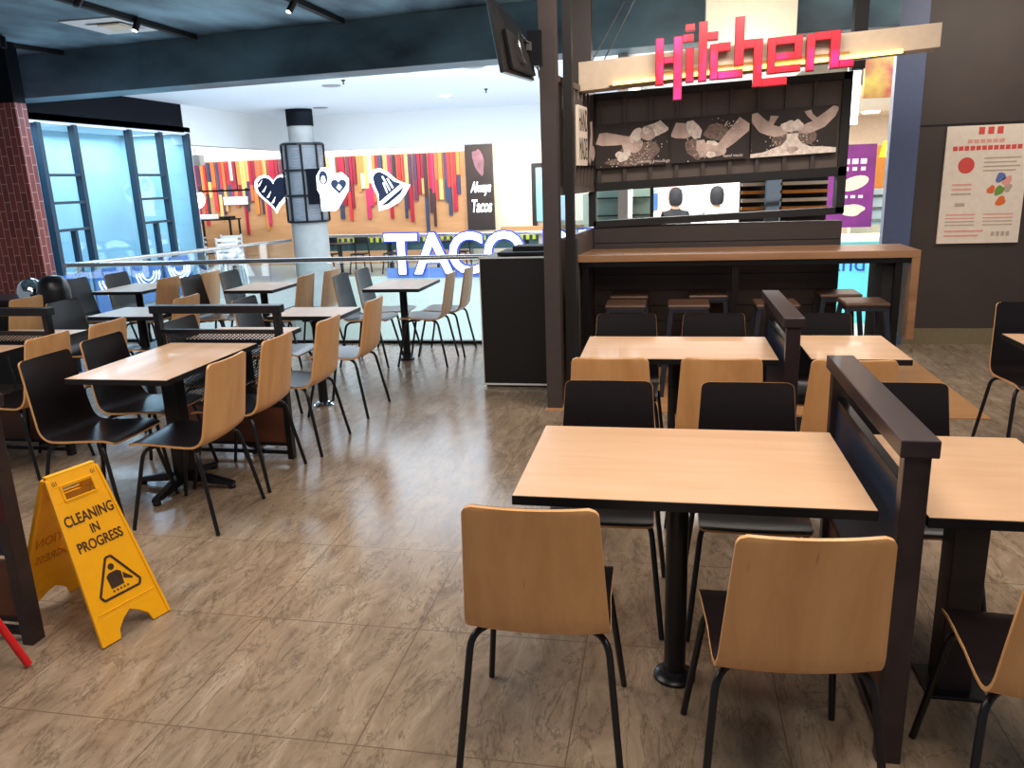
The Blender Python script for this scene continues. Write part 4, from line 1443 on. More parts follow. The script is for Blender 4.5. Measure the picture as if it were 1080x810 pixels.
tvbox(0, 1, 0, 1, -0.03, 0.0).build('screen_housing', M['black'], t, bevel=0.003)
tvbox(0.02, 0.98, 0.03, 0.97, -0.034, -0.031).build('screen', M['screen_lit'], t)
tvbox(0.18, 0.95, 0.06, 0.62, 0.0, 0.028).build('rear_cover', M['blackmatt'], t, bevel=0.006)
MB().tube([tvp(0.45, 0.60, 0.05), tvp(0.32, 0.45, 0.06), tvp(0.38, 0.22, 0.06), tvp(0.55, 0.20, 0.05)], 0.007, 6, round_r=0.06).tube([tvp(0.7, 0.7, 0.03), tvp(0.8, 0.55, 0.06), tvp(0.9, 0.6, 0.05)], 0.006, 6, round_r=0.04).tube([tvp(0.95, 0.3, 0.03), tvp(1.02, 0.1, 0.05), tvp(1.08, 0.0, 0.02), tvp(1.12, 0.3, 0.03)], 0.005, 6, round_r=0.05).build('cable', M['steel'], t, smooth=True)
MB().bar(tvp(0.8, 0.55, 0.02), Vector((-0.85, 5.62, 2.50))-q0, 0.05, 0.06).box(0.06, 0.16, 0.20, 0.30, -0.10, 0.12).build('wall_bracket', M['black'], t, bevel=0.003)

# ================================================================ CEILING ITEMS
LG = 'black ceiling lighting tracks'
for i, (a, b, lab) in enumerate([((-7.4, 6.2), (-6.95, 8.78), 'black lighting track at far left of the dark ceiling'),
                                 ((-5.02, 5.2), (-5.06, 8.42), 'long black lighting track right of the square vent'),
                                 ((-3.30, 5.6), (-3.27, 8.2), 'black lighting track above the middle of the beam')]):
    mb = MB().bar((a[0], a[1], 3.262), (b[0], b[1], 3.262), 0.06, 0.05)
    tag(mb.build('lighting_track', M['blackmatt']), lab, 'lighting track', LG)
for i, (x, y, dx, lab) in enumerate([(-6.78, 7.65, 0.1, 'small black spotlight near left end of ceiling'),
                                     (-4.74, 6.28, -0.05, 'black spotlight left of the long track, unlit side'),
                                     (-5.00, 7.36, 0.0, 'lit black spotlight just below the square vent'),
                                     (-3.26, 7.10, -0.05, 'lit black spotlight above the beam, aimed left')]):
    t = empty('track_spotlight', (x, y, 3.285), 0, lab, 'spotlight', 'black ceiling spotlights')
    MB().tube([(0, 0, 0), (0, 0, -0.05)], 0.010, 8).build('stem', M['blackmatt'], t)
    MB().tube([(0.01, 0.0, -0.03), (-0.02+dx*0.5, -0.03, -0.13)], 0.030, 16).build('lamp_head', M['black'], t, smooth=True)
    MB().tube([(-0.02+dx*0.5, -0.03, -0.13), (-0.0203+dx*0.5, -0.031, -0.134)], 0.026, 16).build('lamp_lens', M['lamp'] if i > 1 else M['blackmatt'], t)
t = empty('ceiling_diffuser', (-5.45, 7.66, 3.29), 0, 'square white louvred air vent set in the dark ceiling', 'air vent')
mb = MB()
for k, (r0, r1, za, zb) in enumerate([(0.36, 0.31, -0.012, -0.012), (0.31, 0.20, -0.012, 0.035 - 0.05), (0.20, 0.12, -0.03, -0.01)]):
    for q in range(4):
        a = q*PI/2
        rot = lambda u, v, z_: (u*math.cos(a)-v*math.sin(a), u*math.sin(a)+v*math.cos(a), z_)
        mb.add([rot(-r0, -r0, za), rot(r0, -r0, za), rot(r1, -r1, zb), rot(-r1, -r1, zb)], [(0, 1, 2, 3)])
mb.box(-0.36, 0.36, -0.36, 0.36, -0.008, -0.002)
mb.build('louvre_frame', M['white'], t)
MB().box(-0.12, 0.12, -0.12, 0.12, -0.028, -0.009).build('centre_plate', M['cream'], t)
for x, y, lab, lit in [(-3.67, 13.5, 'lit round downlight in the white atrium ceiling', True), (-3.36, 10.4, 'unlit round ceiling speaker left of the downlight', False),
                       (-4.79, 11.4, 'round ceiling speaker in white ceiling near dark beam, leftmost', False), (-6.3, 14.4, 'small round fitting beside the column cap', False),
                       (-2.44, 10.43, 'round ceiling speaker right beside the television', False)]:
    t = empty('ceiling_downlight', (x, y, 3.06), 0, lab, 'ceiling light', 'round fittings in the atrium ceiling')
    MB().lathe([(0.13, -0.012), (0.14, 0.0)], n=24).build('ring', M['grey_rib'] if not lit else M['white'], t, smooth=True)
    MB().lathe([(0.11, -0.016), (0.11, -0.010)], n=24).build('face', M['lamp'] if lit else M['grey_rib'], t, smooth=True)
for x, y, lab in [(-4.4, 10.9, 'tiny sprinkler head in atrium ceiling left of centre'), (-2.85, 12.95, 'tiny sprinkler head in atrium ceiling near the television')]:
    tag(MB().lathe([(0.012, -0.06), (0.008, -0.03), (0.03, -0.008), (0.03, 0.0)], n=12).build('sprinkler_head', M['black'], loc=(x, y, 3.06)), lab, 'sprinkler', 'atrium sprinklers')

# ================================================================ NEAR-LEFT SERVICE COUNTER
t = empty('service_counter', (0, 0, 0), 0, 'black service counter beside brick pillar at left edge', 'counter')
MB().box(-6.6, -5.42, 5.95, 6.35, 0.735, 0.775).build('countertop', M['black'], t, bevel=0.004)
MB().box(-6.55, -5.47, 6.0, 6.3, 0, 0.735).build('cabinet', M['blackmatt'], t)
t = empty('domed_bin', (-5.575, 6.1, 0.775), 0, 'shiny chrome dome lid standing on the black service counter', 'dome lid')
MB().lathe([(0.115, 0.0), (0.115, 0.05), (0.108, 0.09), (0.09, 0.13), (0.055, 0.165), (0.02, 0.178)], n=28).build('dome', M['chrome'], t, smooth=True)
MB().lathe([(0.13, 0.0), (0.13, 0.014), (0.118, 0.016)], n=28).build('rim', M['black'], t, smooth=True)
t = empty('domed_bin', (-5.24, 5.98, 0.0), 0, 'black round-topped bin beside the chrome dome', 'bin')
MB().lathe([(0.10, 0.0), (0.12, 0.35), (0.125, 0.76)], n=28).build('bin_body', M['blackmatt'], t, smooth=True)
MB().lathe([(0.13, 0.76), (0.13, 0.86), (0.115, 0.93), (0.08, 0.975), (0.02, 0.99)], n=28).build('dome', M['black'], t, smooth=True)

# ================================================================ FAR SIDE OF THE ATRIUM
# big letters
bs = empty('taco_bell_sign', (0, 0, 0), 0, 'big glowing white TACO BELL letters with blue outlines across the void', 'sign')
for ch, xc in (('T', -5.42), ('A', -4.74), ('C', -4.04), ('O', -3.24), ('B', -2.16), ('E', -1.5), ('L', -0.95), ('L', -0.45)):
    c_ = text_mesh('letter', ch, M['letter_blue'], 1.16, (xc, 15.86, 0.19), (PI/2, 0, 0), bs, extrude=0.04, offset=0.050, sx=0.93 if ch in 'CO' else 1.0)
    f_ = text_mesh('lit_face', ch, M['letter_white'], 1.16, (0, 0, 0.046), (0, 0, 0), c_, extrude=0.008, offset=0.020)
MB().box(-5.8, -0.2, 15.91, 15.94, -0.27, -0.06).build('mounting_board', mat('pale_blue_board', rgb(120, 150, 214), 0.4), bs)

# coloured battens on the far wood wall, one artwork
cols = [rgb(*c) for c in [(170, 24, 56), (206, 134, 66), (222, 190, 110), (54, 62, 92), (196, 52, 54), (140, 30, 52), (84, 54, 82), (214, 104, 60), (190, 200, 176), (196, 50, 96), (66, 40, 46), (150, 30, 50), (206, 160, 96), (110, 50, 70)]]
bmats = [mat('batten_paint_%d' % i, c, 0.5) for i, c in enumerate(cols)]
mb = MB()
x = -12.4
i = 0
while x < -4.95:
    wd = random.choice((0.06, 0.08, 0.08, 0.10))
    ln = random.choice((random.uniform(0.7, 1.2), random.uniform(1.1, 1.7)))
    top = 2.34
    k = 0
    zc = top
    while k < 2:
        mi = random.randrange(len(cols))
        l2 = ln*(0.55 if k == 0 else 0.45)*random.uniform(0.8, 1.2)
        mb.box(x, x+wd, 18.95, 18.995, zc-l2, zc, mi)
        zc -= l2
        k += 1
    x += wd+random.choice((0.0, 0.0, 0.012, 0.04))
tag(mb.build('batten_artwork', bmats), 'colourful vertical wooden battens hanging down the far honey wood wall', 'wall art')

# neon icons
IG = 'white-edged navy icon signs in front of the batten wall'


def icon(name, label, cx, cz, outline, inner, parts_white, y=16.55, sc=1.0):
    t = empty(name, (cx, y, cz), 0, label, 'sign', IG)
    t.scale = (sc, 1, sc)
    if y > 15:
        MB().tube([(-0.1, 0.03, 0.2), (-0.1, 0.03, 3.0-cz)], 0.006, 6).tube([(0.15, 0.03, 0.2), (0.15, 0.03, 3.0-cz)], 0.006, 6).build('hanging_wire', M['steel'], t)
    else:
        MB().box(-0.62, -0.20, 0.062, 0.25, -0.30, 0.46).build('mounting_plate', M['navy'], t)
    MB().prism(outline, lambda u, v, d: (u, 0.06-d, v), 0.06).build('glowing_backing', M['letter_white'], t)
    m_ = MB()
    for p in inner:
        m_.prism(p, lambda u, v, d: (u, -0.001-d, v), 0.012)
    m_.build('navy_face', M['icon_navy'], t)
    m_ = MB()
    for p in parts_white:
        m_.prism(p, lambda u, v, d: (u, -0.014-d, v), 0.004)
    m_.build('white_lines', M['letter_white'], t)
    return t


def heart(s, n=28, dx=0, dz=0):
    out = []
    for k in range(n):
        a = 2*PI*k/n
        out.append((dx+s*0.031*16*math.sin(a)**3/1.0, dz+s*0.031*(13*math.cos(a)-5*math.cos(2*a)-2*math.cos(3*a)-math.cos(4*a))))
    return out


icon('heart_sign', 'navy heart sign with white flame edge left of the column', -8.50, 1.60,
     heart(0.92), [heart(0.78)], [[(-0.38+0.10*k, 0.10-0.12*k), (-0.33+0.10*k, 0.10-0.12*k), (-0.24+0.09*k, 0.24-0.12*k)] for k in range(5)])
icon('chalice_sign', 'white cup and navy heart icon sign fixed to the column', -6.02, 1.59,
     [(-0.30, -0.45), (0.0, -0.45), (0.08, -0.38), (0.34, -0.02), (0.36, 0.22), (0.22, 0.36), (0.05, 0.32), (-0.04, 0.46), (-0.22, 0.48), (-0.35, 0.30), (-0.36, 0.02), (-0.30, -0.10)],
     [heart(0.36, dx=0.15, dz=0.08), ell(-0.19, 0.26, 0.10, 0.15, 14)],
     [ell(-0.19, 0.22, 0.05, 0.08, 10), [(0.10, 0.05), (0.16, 0.12), (0.22, 0.05), (0.16, -0.02)], [(-0.28, -0.42), (-0.02, -0.42), (-0.04, -0.05), (-0.27, -0.05)]], y=13.98, sc=0.84)


def rotp(p, a):
    c, s = math.cos(a), math.sin(a)
    return [(x*c-y*s, x*s+y*c) for x, y in p]


bell = [(-0.40, -0.26), (-0.34, -0.18), (-0.24, -0.02), (-0.20, 0.18), (-0.12, 0.34), (0.0, 0.40), (0.12, 0.34), (0.20, 0.18), (0.24, -0.02), (0.34, -0.18), (0.40, -0.26), (0.20, -0.34), (0, -0.37), (-0.20, -0.34)]
icon('bell_sign', 'tilted navy and white bell icon sign, rightmost of the icon signs', -5.92, 1.60, rotp([(x*1.12, y*1.12) for x, y in bell], 0.62),
     [rotp([(-0.32, -0.16), (-0.22, -0.02), (-0.17, 0.18), (-0.10, 0.32), (0.0, 0.36), (0.10, 0.32), (0.17, 0.18), (0.22, -0.02), (0.32, -0.16)], 0.62),
      rotp([(-0.36, -0.24), (0.36, -0.24), (0.18, -0.31), (-0.18, -0.31)], 0.62)],
     [rotp([(0.02, -0.12), (0.05, -0.12), (0.10, 0.20), (0.07, 0.22)], 0.62), rotp([(0.10, -0.12), (0.14, -0.12), (0.16, 0.10), (0.13, 0.12)], 0.62), rotp([(-0.06, -0.12), (-0.03, -0.12), (0.03, 0.1), (0.0, 0.1)], 0.62)])

# brown lettered panel
t = empty('lettered_column_panel', (-4.41, 18.95, 0), 0, 'tall brown panel with white script lettering beside cream wall', 'sign panel')
MB().box(-0.33, 0.33, -0.05, 0.05, 0.50, 2.63).build('panel', M['canvas'], t)
text_mesh('script_lettering', 'Always', M['letter_white'], 0.34, (0.02, -0.055, 1.50), (PI/2, 0, 0), t, extrude=0.003, offset=0.006, sx=0.50, shear=0.35)
text_mesh('script_lettering', 'Tacos', M['letter_white'], 0.42, (0.02, -0.055, 1.06), (PI/2, 0, 0), t, extrude=0.003, offset=0.006, sx=0.50, shear=0.25)
MB().prism(ell(0, 2.1, 0.13, 0.30, 16, 0.2, 0.12), lambda u, v, d: (u, -0.051-d, v), 0.002).build('printed_chilli', mat('faded_plum_print', rgb(120, 84, 96), 0.6, noise=0.4, nscale=6), t)
for k in range(3):
    t = empty('track_spotlight', (-3.85+0.28*k, 18.4, 2.62-0.04*(k % 2)), 0, 'small glowing globe spotlight above the far cream wall', 'spotlight', 'globe spotlights on the far wall')
    MB().lathe([(0.01, -0.05), (0.04, -0.03), (0.05, 0.0), (0.04, 0.03), (0.01, 0.05)], n=14).build('globe', M['lamp'], t, smooth=True)
    MB().tube([(0, 0, 0.04), (0, 0, 0.38)], 0.008, 6).build('stem', M['white'], t)

# yellow-black edged high counter behind the far balustrade, tables and stools
t = empty('far_counter', (0, 0, 0), 0, 'long counter with yellow and dark checked edge behind far balustrade', 'counter')
mb = MB()
for k in range(76):
    x0 = -8.1+k*0.07
    mb.box(x0, x0+0.07, 17.42, 17.44, 0.37, 0.47, k % 2)
mb.build('checked_edge', [mat('lime_yellow', rgb(226, 226, 60), 0.5), mat('dark_green', rgb(40, 70, 60), 0.5)], t)
MB().box(-8.1, -2.8, 17.44, 17.9, 0.43, 0.47).build('worktop', M['steel'], t)
MB().box(-8.05, -2.8, 17.5, 17.55, 0.18, 0.40).build('front_board', mat('green_board', rgb(60, 96, 96), 0.5), t)
for k in range(4):
    MB().box(-7.9+k*1.6, -7.82+k*1.6, 17.5, 17.6, -0.27, 0.43).build('leg', M['black'], t)
FG = 'dark stools and tables behind the far balustrade'


def far_table(x, y, lab):
    t = empty('cafe_table', (x, y, -0.27), 0, lab, 'table', FG)
    MB().lathe([(0.32, 0.66), (0.32, 0.69)], n=20).build('tabletop', M['black'], t)
    MB().tube([(0, 0, 0.0), (0, 0, 0.66)], 0.035, 10).build('column', M['black'], t)
    MB().lathe([(0.22, 0.0), (0.20, 0.02), (0.04, 0.04)], n=20).build('base', M['black'], t)


def far_stool(x, y, lab, first=[None]):
    if first[0] is None:
        t = empty('cafe_stool', (0, 0, 0))
        MB().box(-0.16, 0.16, -0.16, 0.16, 0.42, 0.45).build('seat', M['black'], t, bevel=0.005)
        MB().box(-0.16, 0.16, 0.14, 0.16, 0.66, 0.82).build('backrest', M['black'], t)
        for sx_ in (-1, 1):
            for sy_ in (-1, 1):
                MB().bar((sx_*0.14, sy_*0.14, 0.82 if sy_ > 0 else 0.42), (sx_*0.19, sy_*0.19, 0), 0.025, 0.025).build('leg', M['black'], t)
        first[0] = t
        c = t
    else:
        c = copy_tree(first[0])
    c.location = (x, y, -0.27)
    tag(c, lab, 'chair', FG)


far_table(-7.15, 16.75, 'small dark round table across the void, right beside the column')
far_table(-4.95, 16.9, 'small dark round table behind the glowing letter A')
far_table(-9.4, 15.0, 'small dark round table on left gallery, left of the column')
for x, y, lab in ((-6.75, 16.85, 'dark cafe chair across the void right of the small round table'), (-7.5, 16.9, 'dark cafe chair between the column and its round table'),
                  (-6.0, 16.9, 'dark cafe chair across the void left of the glowing T'), (-4.45, 17.0, 'dark cafe chair behind the glowing letters A and C'),
                  (-8.9, 15.1, 'dark cafe chair on left gallery nearest the column'), (-9.8, 14.6, 'dark cafe chair on left gallery farthest from the column')):
    far_stool(x, y, lab)

# left gallery behind storefront: display table, hanging slabs, plates
t = empty('display_table', (-11.1, 18.4, -0.27), 0, 'thin black table with white boxes by the wood wall at left', 'table')
MB().box(-0.55, 0.55, -0.25, 0.25, 1.20, 1.23).build('tabletop', M['black'], t)
for sx_ in (-1, 1):
    for sy_ in (-1, 1):
        MB().box(sx_*0.5-0.02, sx_*0.5+0.02, sy_*0.22-0.02, sy_*0.22+0.02, 0, 1.20).build('leg', M['black'], t)
tag(MB().box(-0.22, 0.22, -0.15, 0.15, 0, 0.11).build('white_box', M['white'], loc=(-11.33, 18.4, 0.961), bevel=0.01), 'white box at left on the thin black display table', 'box')
tag(MB().box(-0.16, 0.16, -0.12, 0.12, 0, 0.06).build('dark_tray', M['black'], loc=(-10.78, 18.4, 0.961), bevel=0.01), 'dark tray at right on the thin black display table', 'tray')
tag(MB().box(-0.33, 0.33, -0.02, 0.02, 0, 0.20).build('notice_board', M['white'], loc=(-10.8, 18.93, 1.28), bevel=0.004), 'white notice on the wood wall below the battens', 'notice')
t = empty('hanging_baffle', (-11.15, 17.3, 2.18), 0, 'pair of pale grey hanging ceiling slabs at left of the wood wall', 'ceiling baffle')
MB().box(-0.75, 0.55, -0.1, 0.1, 0.05, 0.28).build('slab', M['concrete'], t)
MB().box(-0.75, 0.10, -0.5, -0.3, 0.12, 0.36).build('slab', M['concrete'], t)
for xx in (-0.5, 0.4):
    MB().tube([(xx, 0, 0.28), (xx, 0, 0.84)], 0.008, 6).build('hanger', M['black'], t)
structure('trim_15', MB().box(-10.42, -10.36, 16.2, 16.26, -0.27, 2.0).box(-12.6, -8.9, 16.2, 16.26, 1.62, 1.66), M['black'])
for k, (x, y) in enumerate(((-12.0, 17.9), (-11.25, 17.9))):
    t = empty('ring_sign', (x, y, 1.45), 0, ('left' if k == 0 else 'right')+' white ring sign glowing in front of the battens at far left', 'sign', 'white ring signs')
    MB().lathe([(0.17, -0.02), (0.22, -0.02), (0.22, 0.02), (0.17, 0.02), (0.17, -0.02)], n=24).build('ring', M['letter_white'], t, smooth=True).rotation_euler = (PI/2, 0, 0)
    MB().tube([(0, 0, 0.22), (0, 0, 1.55)], 0.006, 6).build('hanger', M['black'], t)
# white plastic chairs on the left gallery
for k, (x, y) in enumerate(((-8.6, 13.3), (-8.2, 14.0), (-7.75, 13.2))):
    t = empty('white_chair', (x, y, -0.02), 0.4*k, ['white chair on left gallery nearest the shopfront', 'white chair on left gallery nearest the column', 'white chair on left gallery closest to its balustrade'][k], 'chair', 'white gallery chairs')
    MB().box(-0.2, 0.2, -0.2, 0.2, 0.42, 0.45).build('seat', M['white'], t, bevel=0.01)
    mb = MB()
    for q in range(4):
        mb.box(-0.2, 0.2, 0.18, 0.205, 0.50+q*0.09, 0.55+q*0.09)
    mb.box(-0.2, -0.17, 0.18, 0.205, 0.44, 0.84).box(0.17, 0.2, 0.18, 0.205, 0.44, 0.84)
    mb.build('backrest', M['white'], t)
    for sx_ in (-1, 1):
        for sy_ in (-1, 1):
            MB().bar((sx_*0.17, sy_*0.17, 0.42), (sx_*0.2, sy_*0.2, 0), 0.03, 0.03).build('leg', M['white'], t)

for k in range(4):  # added boards imitate the glowing letters mirrored in the gallery glass
    t = empty('reflection_panel', (-7.90, 9.35+k*0.82, 0), PI/2, ['first', 'second', 'third', 'fourth'][k]+' added blue panel with arcs imitating the sign reflection along the left shopfront, counted from the brick pier', 'panel', 'panels imitating the sign reflection')
    MB().box(-0.36, 0.36, 0, 0.03, 0.0, 0.62).build('panel', mat('sign_reflection_blue', rgb(46, 104, 178), 0.25), t)  # added board, stands in for the sign's blue reflection in the glass
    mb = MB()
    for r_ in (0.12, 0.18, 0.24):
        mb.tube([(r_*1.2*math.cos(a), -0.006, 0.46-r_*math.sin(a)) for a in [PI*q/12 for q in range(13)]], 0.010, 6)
    mb.build('reflected_arcs', M['letter_white'], t)

# ================================================================ RIGHT WALL POSTER
t = empty('notice_poster', (2.435, 7.97, 0.945), 0, 'large cream notice poster with red heading on the dark right wall', 'poster')
PW, PH = 0.68, 1.03
MB().box(0, PW, 0, 0.02, 0, PH).build('sheet', M['poster_paper'], t)
mb = MB()


def pr(x0, x1, z0, z1, mi):
    mb.box(x0*PW, x1*PW, -0.002-0.0002*len(mb.v)/8*0.02, 0.0, z0*PH, z1*PH, mi)


for k in range(3):
    pr(0.38+0.11*k, 0.45+0.11*k, 0.925, 0.985, 0)
for k in range(6):
    pr(0.26+0.075*k, 0.32+0.075*k, 0.855, 0.885, 1)
for k in range(12):
    pr(0.09+0.07*k, 0.145+0.07*k, 0.795, 0.832, 0)
mb.prism([(a*PW, b*PH) for a, b in ell(0.27, 0.67, 0.10, 0.068, 20)], lambda u, v, d: (u, -0.0025+d, v), 0.002, 0)
for k in range(4):
    pr(0.48, 0.92-0.05*(k % 2), 0.72-0.035*k, 0.732-0.035*k, 3)
for k in range(3):
    pr(0.12, 0.36, 0.50-0.04*k, 0.515-0.04*k, 1 if k < 2 else 3)
for (a, b, r, mi) in ((0.70, 0.56, 0.06, 5), (0.78, 0.53, 0.06, 1), (0.60, 0.46, 0.05, 6), (0.70, 0.45, 0.06, 4), (0.80, 0.47, 0.05, 3), (0.73, 0.36, 0.06, 6)):
    mb.prism([(x_*PW, z_*PH) for x_, z_ in ell(a, b, r, r*0.66, 14, 0.3, 0.12)], lambda u, v, d, r=r: (u, -0.003+d-r*0.01, v), 0.002, mi)
pr(0.18, 0.30, 0.32, 0.35, 3)
for k in range(4):
    pr(0.08, 0.44, 0.245-0.03*k, 0.255-0.03*k, 1 if k < 2 else 3)
    pr(0.54, 0.90, 0.245-0.03*k, 0.255-0.03*k, 1 if k < 2 else 3)
pr(0.08, 0.56, 0.10, 0.115, 1)
pr(0.08, 0.50, 0.06, 0.075, 1)
for k in range(4):
    pr(0.66+0.06*k, 0.70+0.06*k, 0.06, 0.10, 3)
mb.build('printing', [M['poster_red'], M['poster_pink'], M['poster_orange'], M['poster_grey'], M['poster_green'], M['poster_blue'], M['poster_orange']], t)

# ================================================================ THROUGH THE GAP RIGHT OF THE KITCHEN WALL
t = empty('menu_poster', (2.36, 12.0, 0.84), 0, 'purple food poster standing in the corridor beyond the bar', 'poster')
MB().box(-0.25, 0.44, 0, 0.04, 0, 1.12).build('board', M['purple'], t)
MB().box(-0.03, 0.03, 0.04, 0.08, -1.14, 0.6).box(-0.2, 0.3, -0.05, 0.25, -1.14, -1.11).build('stand', M['black'], t)
MB().prism(ell(0.17, 0.60, 0.20, 0.09, 18, 0.3), lambda u, v, d: (u, -0.003-d, v), 0.002).prism(ell(0.16, 0.24, 0.17, 0.08, 18, 0, 0.1), lambda u, v, d: (u, -0.003-d, v), 0.002).build('printed_food', mat('food_print', rgb(240, 200, 170), 0.5), t)
mb = MB()
for k in range(3):
    mb.box(0.02+k*0.11, 0.10+k*0.11, -0.006, 0, 0.86, 0.93).box(0.03+k*0.11, 0.09+k*0.11, -0.006, 0, 0.77, 0.82).box(0.04+k*0.1, 0.10+k*0.1, -0.006, 0, 0.40, 0.44)
mb.build('printed_heading', mat('pale_pink_print', rgb(230, 190, 220), 0.5), t)
t = empty('pendant_lamp', (2.95, 12.0, 1.78), 0, 'bright yellow pendant lamp hanging beyond the bar', 'pendant lamp')
MB().lathe([(0.12, 0.0), (0.11, 0.02), (0.075, 0.20), (0.02, 0.22)], n=20).build('lamp_shade', M['yellow_shade'], t, smooth=True)
MB().tube([(0, 0, 0.22), (0, 0, 0.62)], 0.008, 6).build('cord', M['black'], t)
t = empty('snack_counter', (0, 0, 0), 0, 'turquoise lit counter seen below the bar top, with letters', 'counter')
MB().box(1.7, 3.4, 10.8, 11.3, -0.3, 0.74).build('lit_front', M['teal_lit'], t)
MB().box(1.65, 3.45, 10.75, 11.35, 0.74, 0.80).build('worktop', M['white'], t)
text_mesh('counter_lettering', 'and', M['letter_blue'], 0.30, (2.28, 10.79, 0.46), (PI/2, 0, 0), t, extrude=0.003)
t = empty('food_display', (2.9, 12.35, 0.85), 0, 'glass food display in front of the orange wall', 'display case')
MB().box(-0.3, 0.4, 0, 0.2, 0, 0.50).build('glass_case', M['store_wall'], t)
MB().box(-0.3, 0.4, 0, 0.2, -1.15, -0.002).build('cabinet', M['cream'], t)
for k in range(3):
    MB().box(-0.3, 0.4, -0.03, 0.0, 0.05+0.17*k, 0.08+0.17*k).build('shelf', M['steel'], t)
for x, y in ((2.75, 12.3), (3.08, 11.9), (3.3, 12.9)):
    tag(MB().lathe([(0.11, -0.02), (0.12, 0.0)], n=20).build('ceiling_downlight', M['lamp'], loc=(x, y, 2.40)), 'small lit round downlight in the corridor ceiling beyond the bar', 'ceiling light', 'corridor downlights')
tag(MB().box(2.02, 3.3, 9.42, 9.48, 2.36, 3.2).build('advert_panel', mat('red_yellow_collage', rgb(170, 36, 60), 0.5, nscale=5, col2=rgb(206, 190, 80))), 'red and yellow advert panel high in the corridor', 'advert')
tag(MB().box(1.86, 1.98, 9.42, 9.48, 2.10, 3.2).build('light_box', M['lamp_soft']), 'narrow white vertical light box left of the corridor advert', 'light box')

# ================================================================ THROUGH THE SERVING WINDOW
t = empty('glass_cabinet', (-0.72, 9.4, 0), 0, 'greenish glass cabinet at left end of serving window', 'cabinet')
MB().box(-0.10, 0.55, 0.2, 0.25, 0.9, 1.9).build('back_panel', mat('pale_green_glass', rgb(176, 206, 190), 0.3), t)
mb = MB()
for k in range(3):
    mb.box(-0.10, 0.55, 0.0, 0.2, 1.0+0.2*k, 1.012+0.2*k)
mb.box(0.52, 0.56, -0.02, 0.0, 0.0, 1.9).box(0.25, 0.27, -0.02, 0, 0.0, 1.9)
mb.build('shelf_frame', M['black'], t)
tag(MB().box(0, 0.20, 0, 0.03, 0, 0.26).build('wall_notice', mat('notice_blue', rgb(60, 110, 170), 0.5), loc=(-0.36, 13.30, 1.10)), 'blue notice on white wall seen through serving window', 'notice')
tag(MB().box(0, 0.22, 0, 0.03, 0, 0.22).build('wall_notice', mat('notice_mint', rgb(170, 220, 210), 0.5), loc=(-0.37, 13.30, 1.40)), 'mint green notice above the blue one through serving window', 'notice')
tag(MB().box(0, 0.22, 0, 0.03, 0, 0.5).build('wall_notice', mat('notice_pink', rgb(236, 180, 176), 0.5), loc=(-0.10, 13.30, 1.02)), 'pink notice left of the person through serving window', 'notice')


def slats(x0, x1, y, lab):
    t = empty('slatted_shelf', (0, 0, 0), 0, lab, 'shelf', 'striped dark shelves behind the serving window')
    MB().box(x0, x1, y+0.1, y+0.14, -0.3, 1.75).build('back_panel', M['blackmatt'], t)
    for k in range(4):
        MB().box(x0+0.01, x1-0.01, y, y+0.1, 1.29+0.075*k, 1.32+0.075*k).build('shelf', M['cream'] if k % 2 else M['orange_wall'], t)


slats(0.68, 0.90, 8.0, 'dark shelf with orange and cream slats, left one in serving window')
slats(1.04, 1.46, 7.9, 'dark shelf with cream slats, right one in serving window')
tag(MB().box(-0.08, 0.08, -0.05, 0.05, 0, 0.5).build('steel_dispenser', M['chrome'], loc=(0.97, 8.0, 1.12), bevel=0.02), 'shiny steel dispenser between the slatted shelves', 'dispenser')


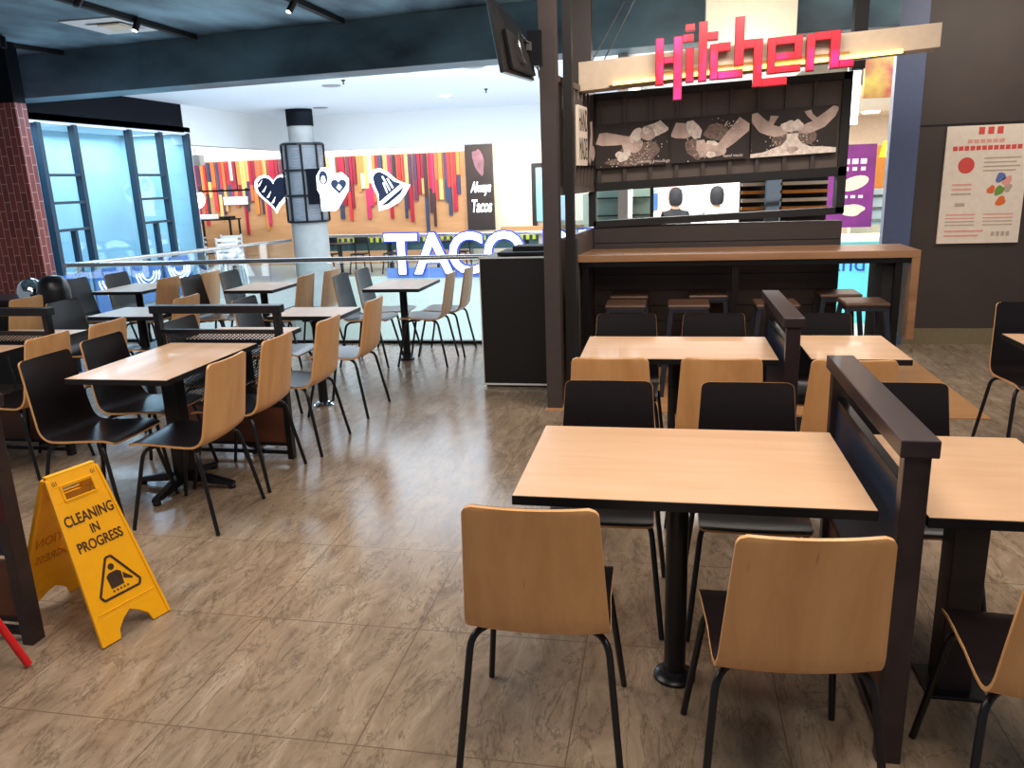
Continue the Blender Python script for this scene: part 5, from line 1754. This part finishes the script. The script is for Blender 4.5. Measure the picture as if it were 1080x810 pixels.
def person(name, x, y, label, top, pants, hair=True, lean=0.0):
    """standing figure grown from a skinned skeleton"""
    t = empty(name, (x, y, 0), 0.25, label, 'person')
    V = [((0, 0, 0.93), 0.13), ((0, 0.0, 1.12), 0.115), ((0, 0.01, 1.33), 0.135), ((0, 0.0, 1.44), 0.06), ((0, 0.02, 1.52), 0.055), ((0, 0.03, 1.60), 0.085), ((0, 0.03, 1.68), 0.075),
         ((0.17, 0, 1.38), 0.055), ((0.22, 0.03, 1.12), 0.04), ((0.19, 0.20, 0.98), 0.032), ((0.17, 0.28, 0.98), 0.03),
         ((-0.17, 0, 1.38), 0.055), ((-0.22, 0.03, 1.12), 0.04), ((-0.19, 0.20, 0.98), 0.032), ((-0.17, 0.28, 0.98), 0.03),
         ((0.10, 0, 0.86), 0.085), ((0.11, 0.02, 0.48), 0.06), ((0.11, 0, 0.08), 0.04), ((0.11, 0.14, 0.035), 0.035),
         ((-0.10, 0, 0.86), 0.085), ((-0.11, 0.02, 0.48), 0.06), ((-0.11, 0, 0.08), 0.04), ((-0.11, 0.14, 0.035), 0.035)]
    E_ = [(0, 1), (1, 2), (2, 3), (3, 4), (4, 5), (5, 6), (2, 7), (7, 8), (8, 9), (9, 10), (2, 11), (11, 12), (12, 13), (13, 14), (0, 15), (15, 16), (16, 17), (17, 18), (0, 19), (19, 20), (20, 21), (21, 22)]
    me = bpy.data.meshes.new('body')
    me.from_pydata([v[0] for v in V], E_, [])
    for m_ in (M['skin'], top, pants):
        me.materials.append(m_)
    o = bpy.data.objects.new('body', me)
    COL.objects.link(o)
    md = o.modifiers.new('skin', 'SKIN')
    md.use_smooth_shade = True
    for i, (v, r) in enumerate(V):
        me.skin_vertices[0].data[i].radius = (r, r)
        me.skin_vertices[0].data[i].use_root = (i == 0)
    sd = o.modifiers.new('sub', 'SUBSURF')
    sd.levels = 2
    sd.render_levels = 2
    dg = bpy.context.evaluated_depsgraph_get()
    m2_ = bpy.data.meshes.new_from_object(o.evaluated_get(dg))
    COL.objects.unlink(o)
    bpy.data.objects.remove(o)
    m2_.materials.clear()
    for m_ in (M['skin'], top, pants):
        m2_.materials.append(m_)
    for p in m2_.polygons:
        c = p.center
        p.material_index = 0 if c.z > 1.46 or (abs(c.y) > 0.17 and c.z > 0.9) else (1 if c.z > 0.92 else 2)
        p.use_smooth = True
    b = bpy.data.objects.new('body', m2_)
    COL.objects.link(b)
    b.parent = t
    hb = MB().lathe([(0.07, 1.50), (0.095, 1.54), (0.10, 1.60), (0.10, 1.66), (0.085, 1.72), (0.05, 1.755), (0.012, 1.765)], (0, -0.012, 0), 18)
    hb.build('hair' if hair else 'cap', M['cloth'] if hair else top, b, smooth=True)
    mb = MB()
    for s in (-1, 1):
        mb.lathe([(0.004, -0.008), (0.010, 0), (0.004, 0.008)], (s*0.03, 0.108, 1.615), 8)
        mb.lathe([(0.006, -0.025), (0.014, 0), (0.006, 0.025)], (s*0.088, 0.03, 1.60), 8)
    mb.lathe([(0.012, -0.014), (0.010, 0.0), (0.004, 0.02)], (0, 0.118, 1.585), 8)
    mb.bar((-0.02, 0.108, 1.555), (0.02, 0.108, 1.555), 0.008, 0.006)
    mb.build('facial_features', M['skin'], b, smooth=True)
    return t


pz = person('person', 0.11, 12.2, 'dark-haired person in black top behind serving window, left one', M['cloth'], M['cloth'])
pz.location.z = -0.30
pz2 = person('person', 0.70, 12.2, 'person in white top with dark hair behind serving window, right one', M['white'], M['cloth'])
pz2.location.z = -0.30
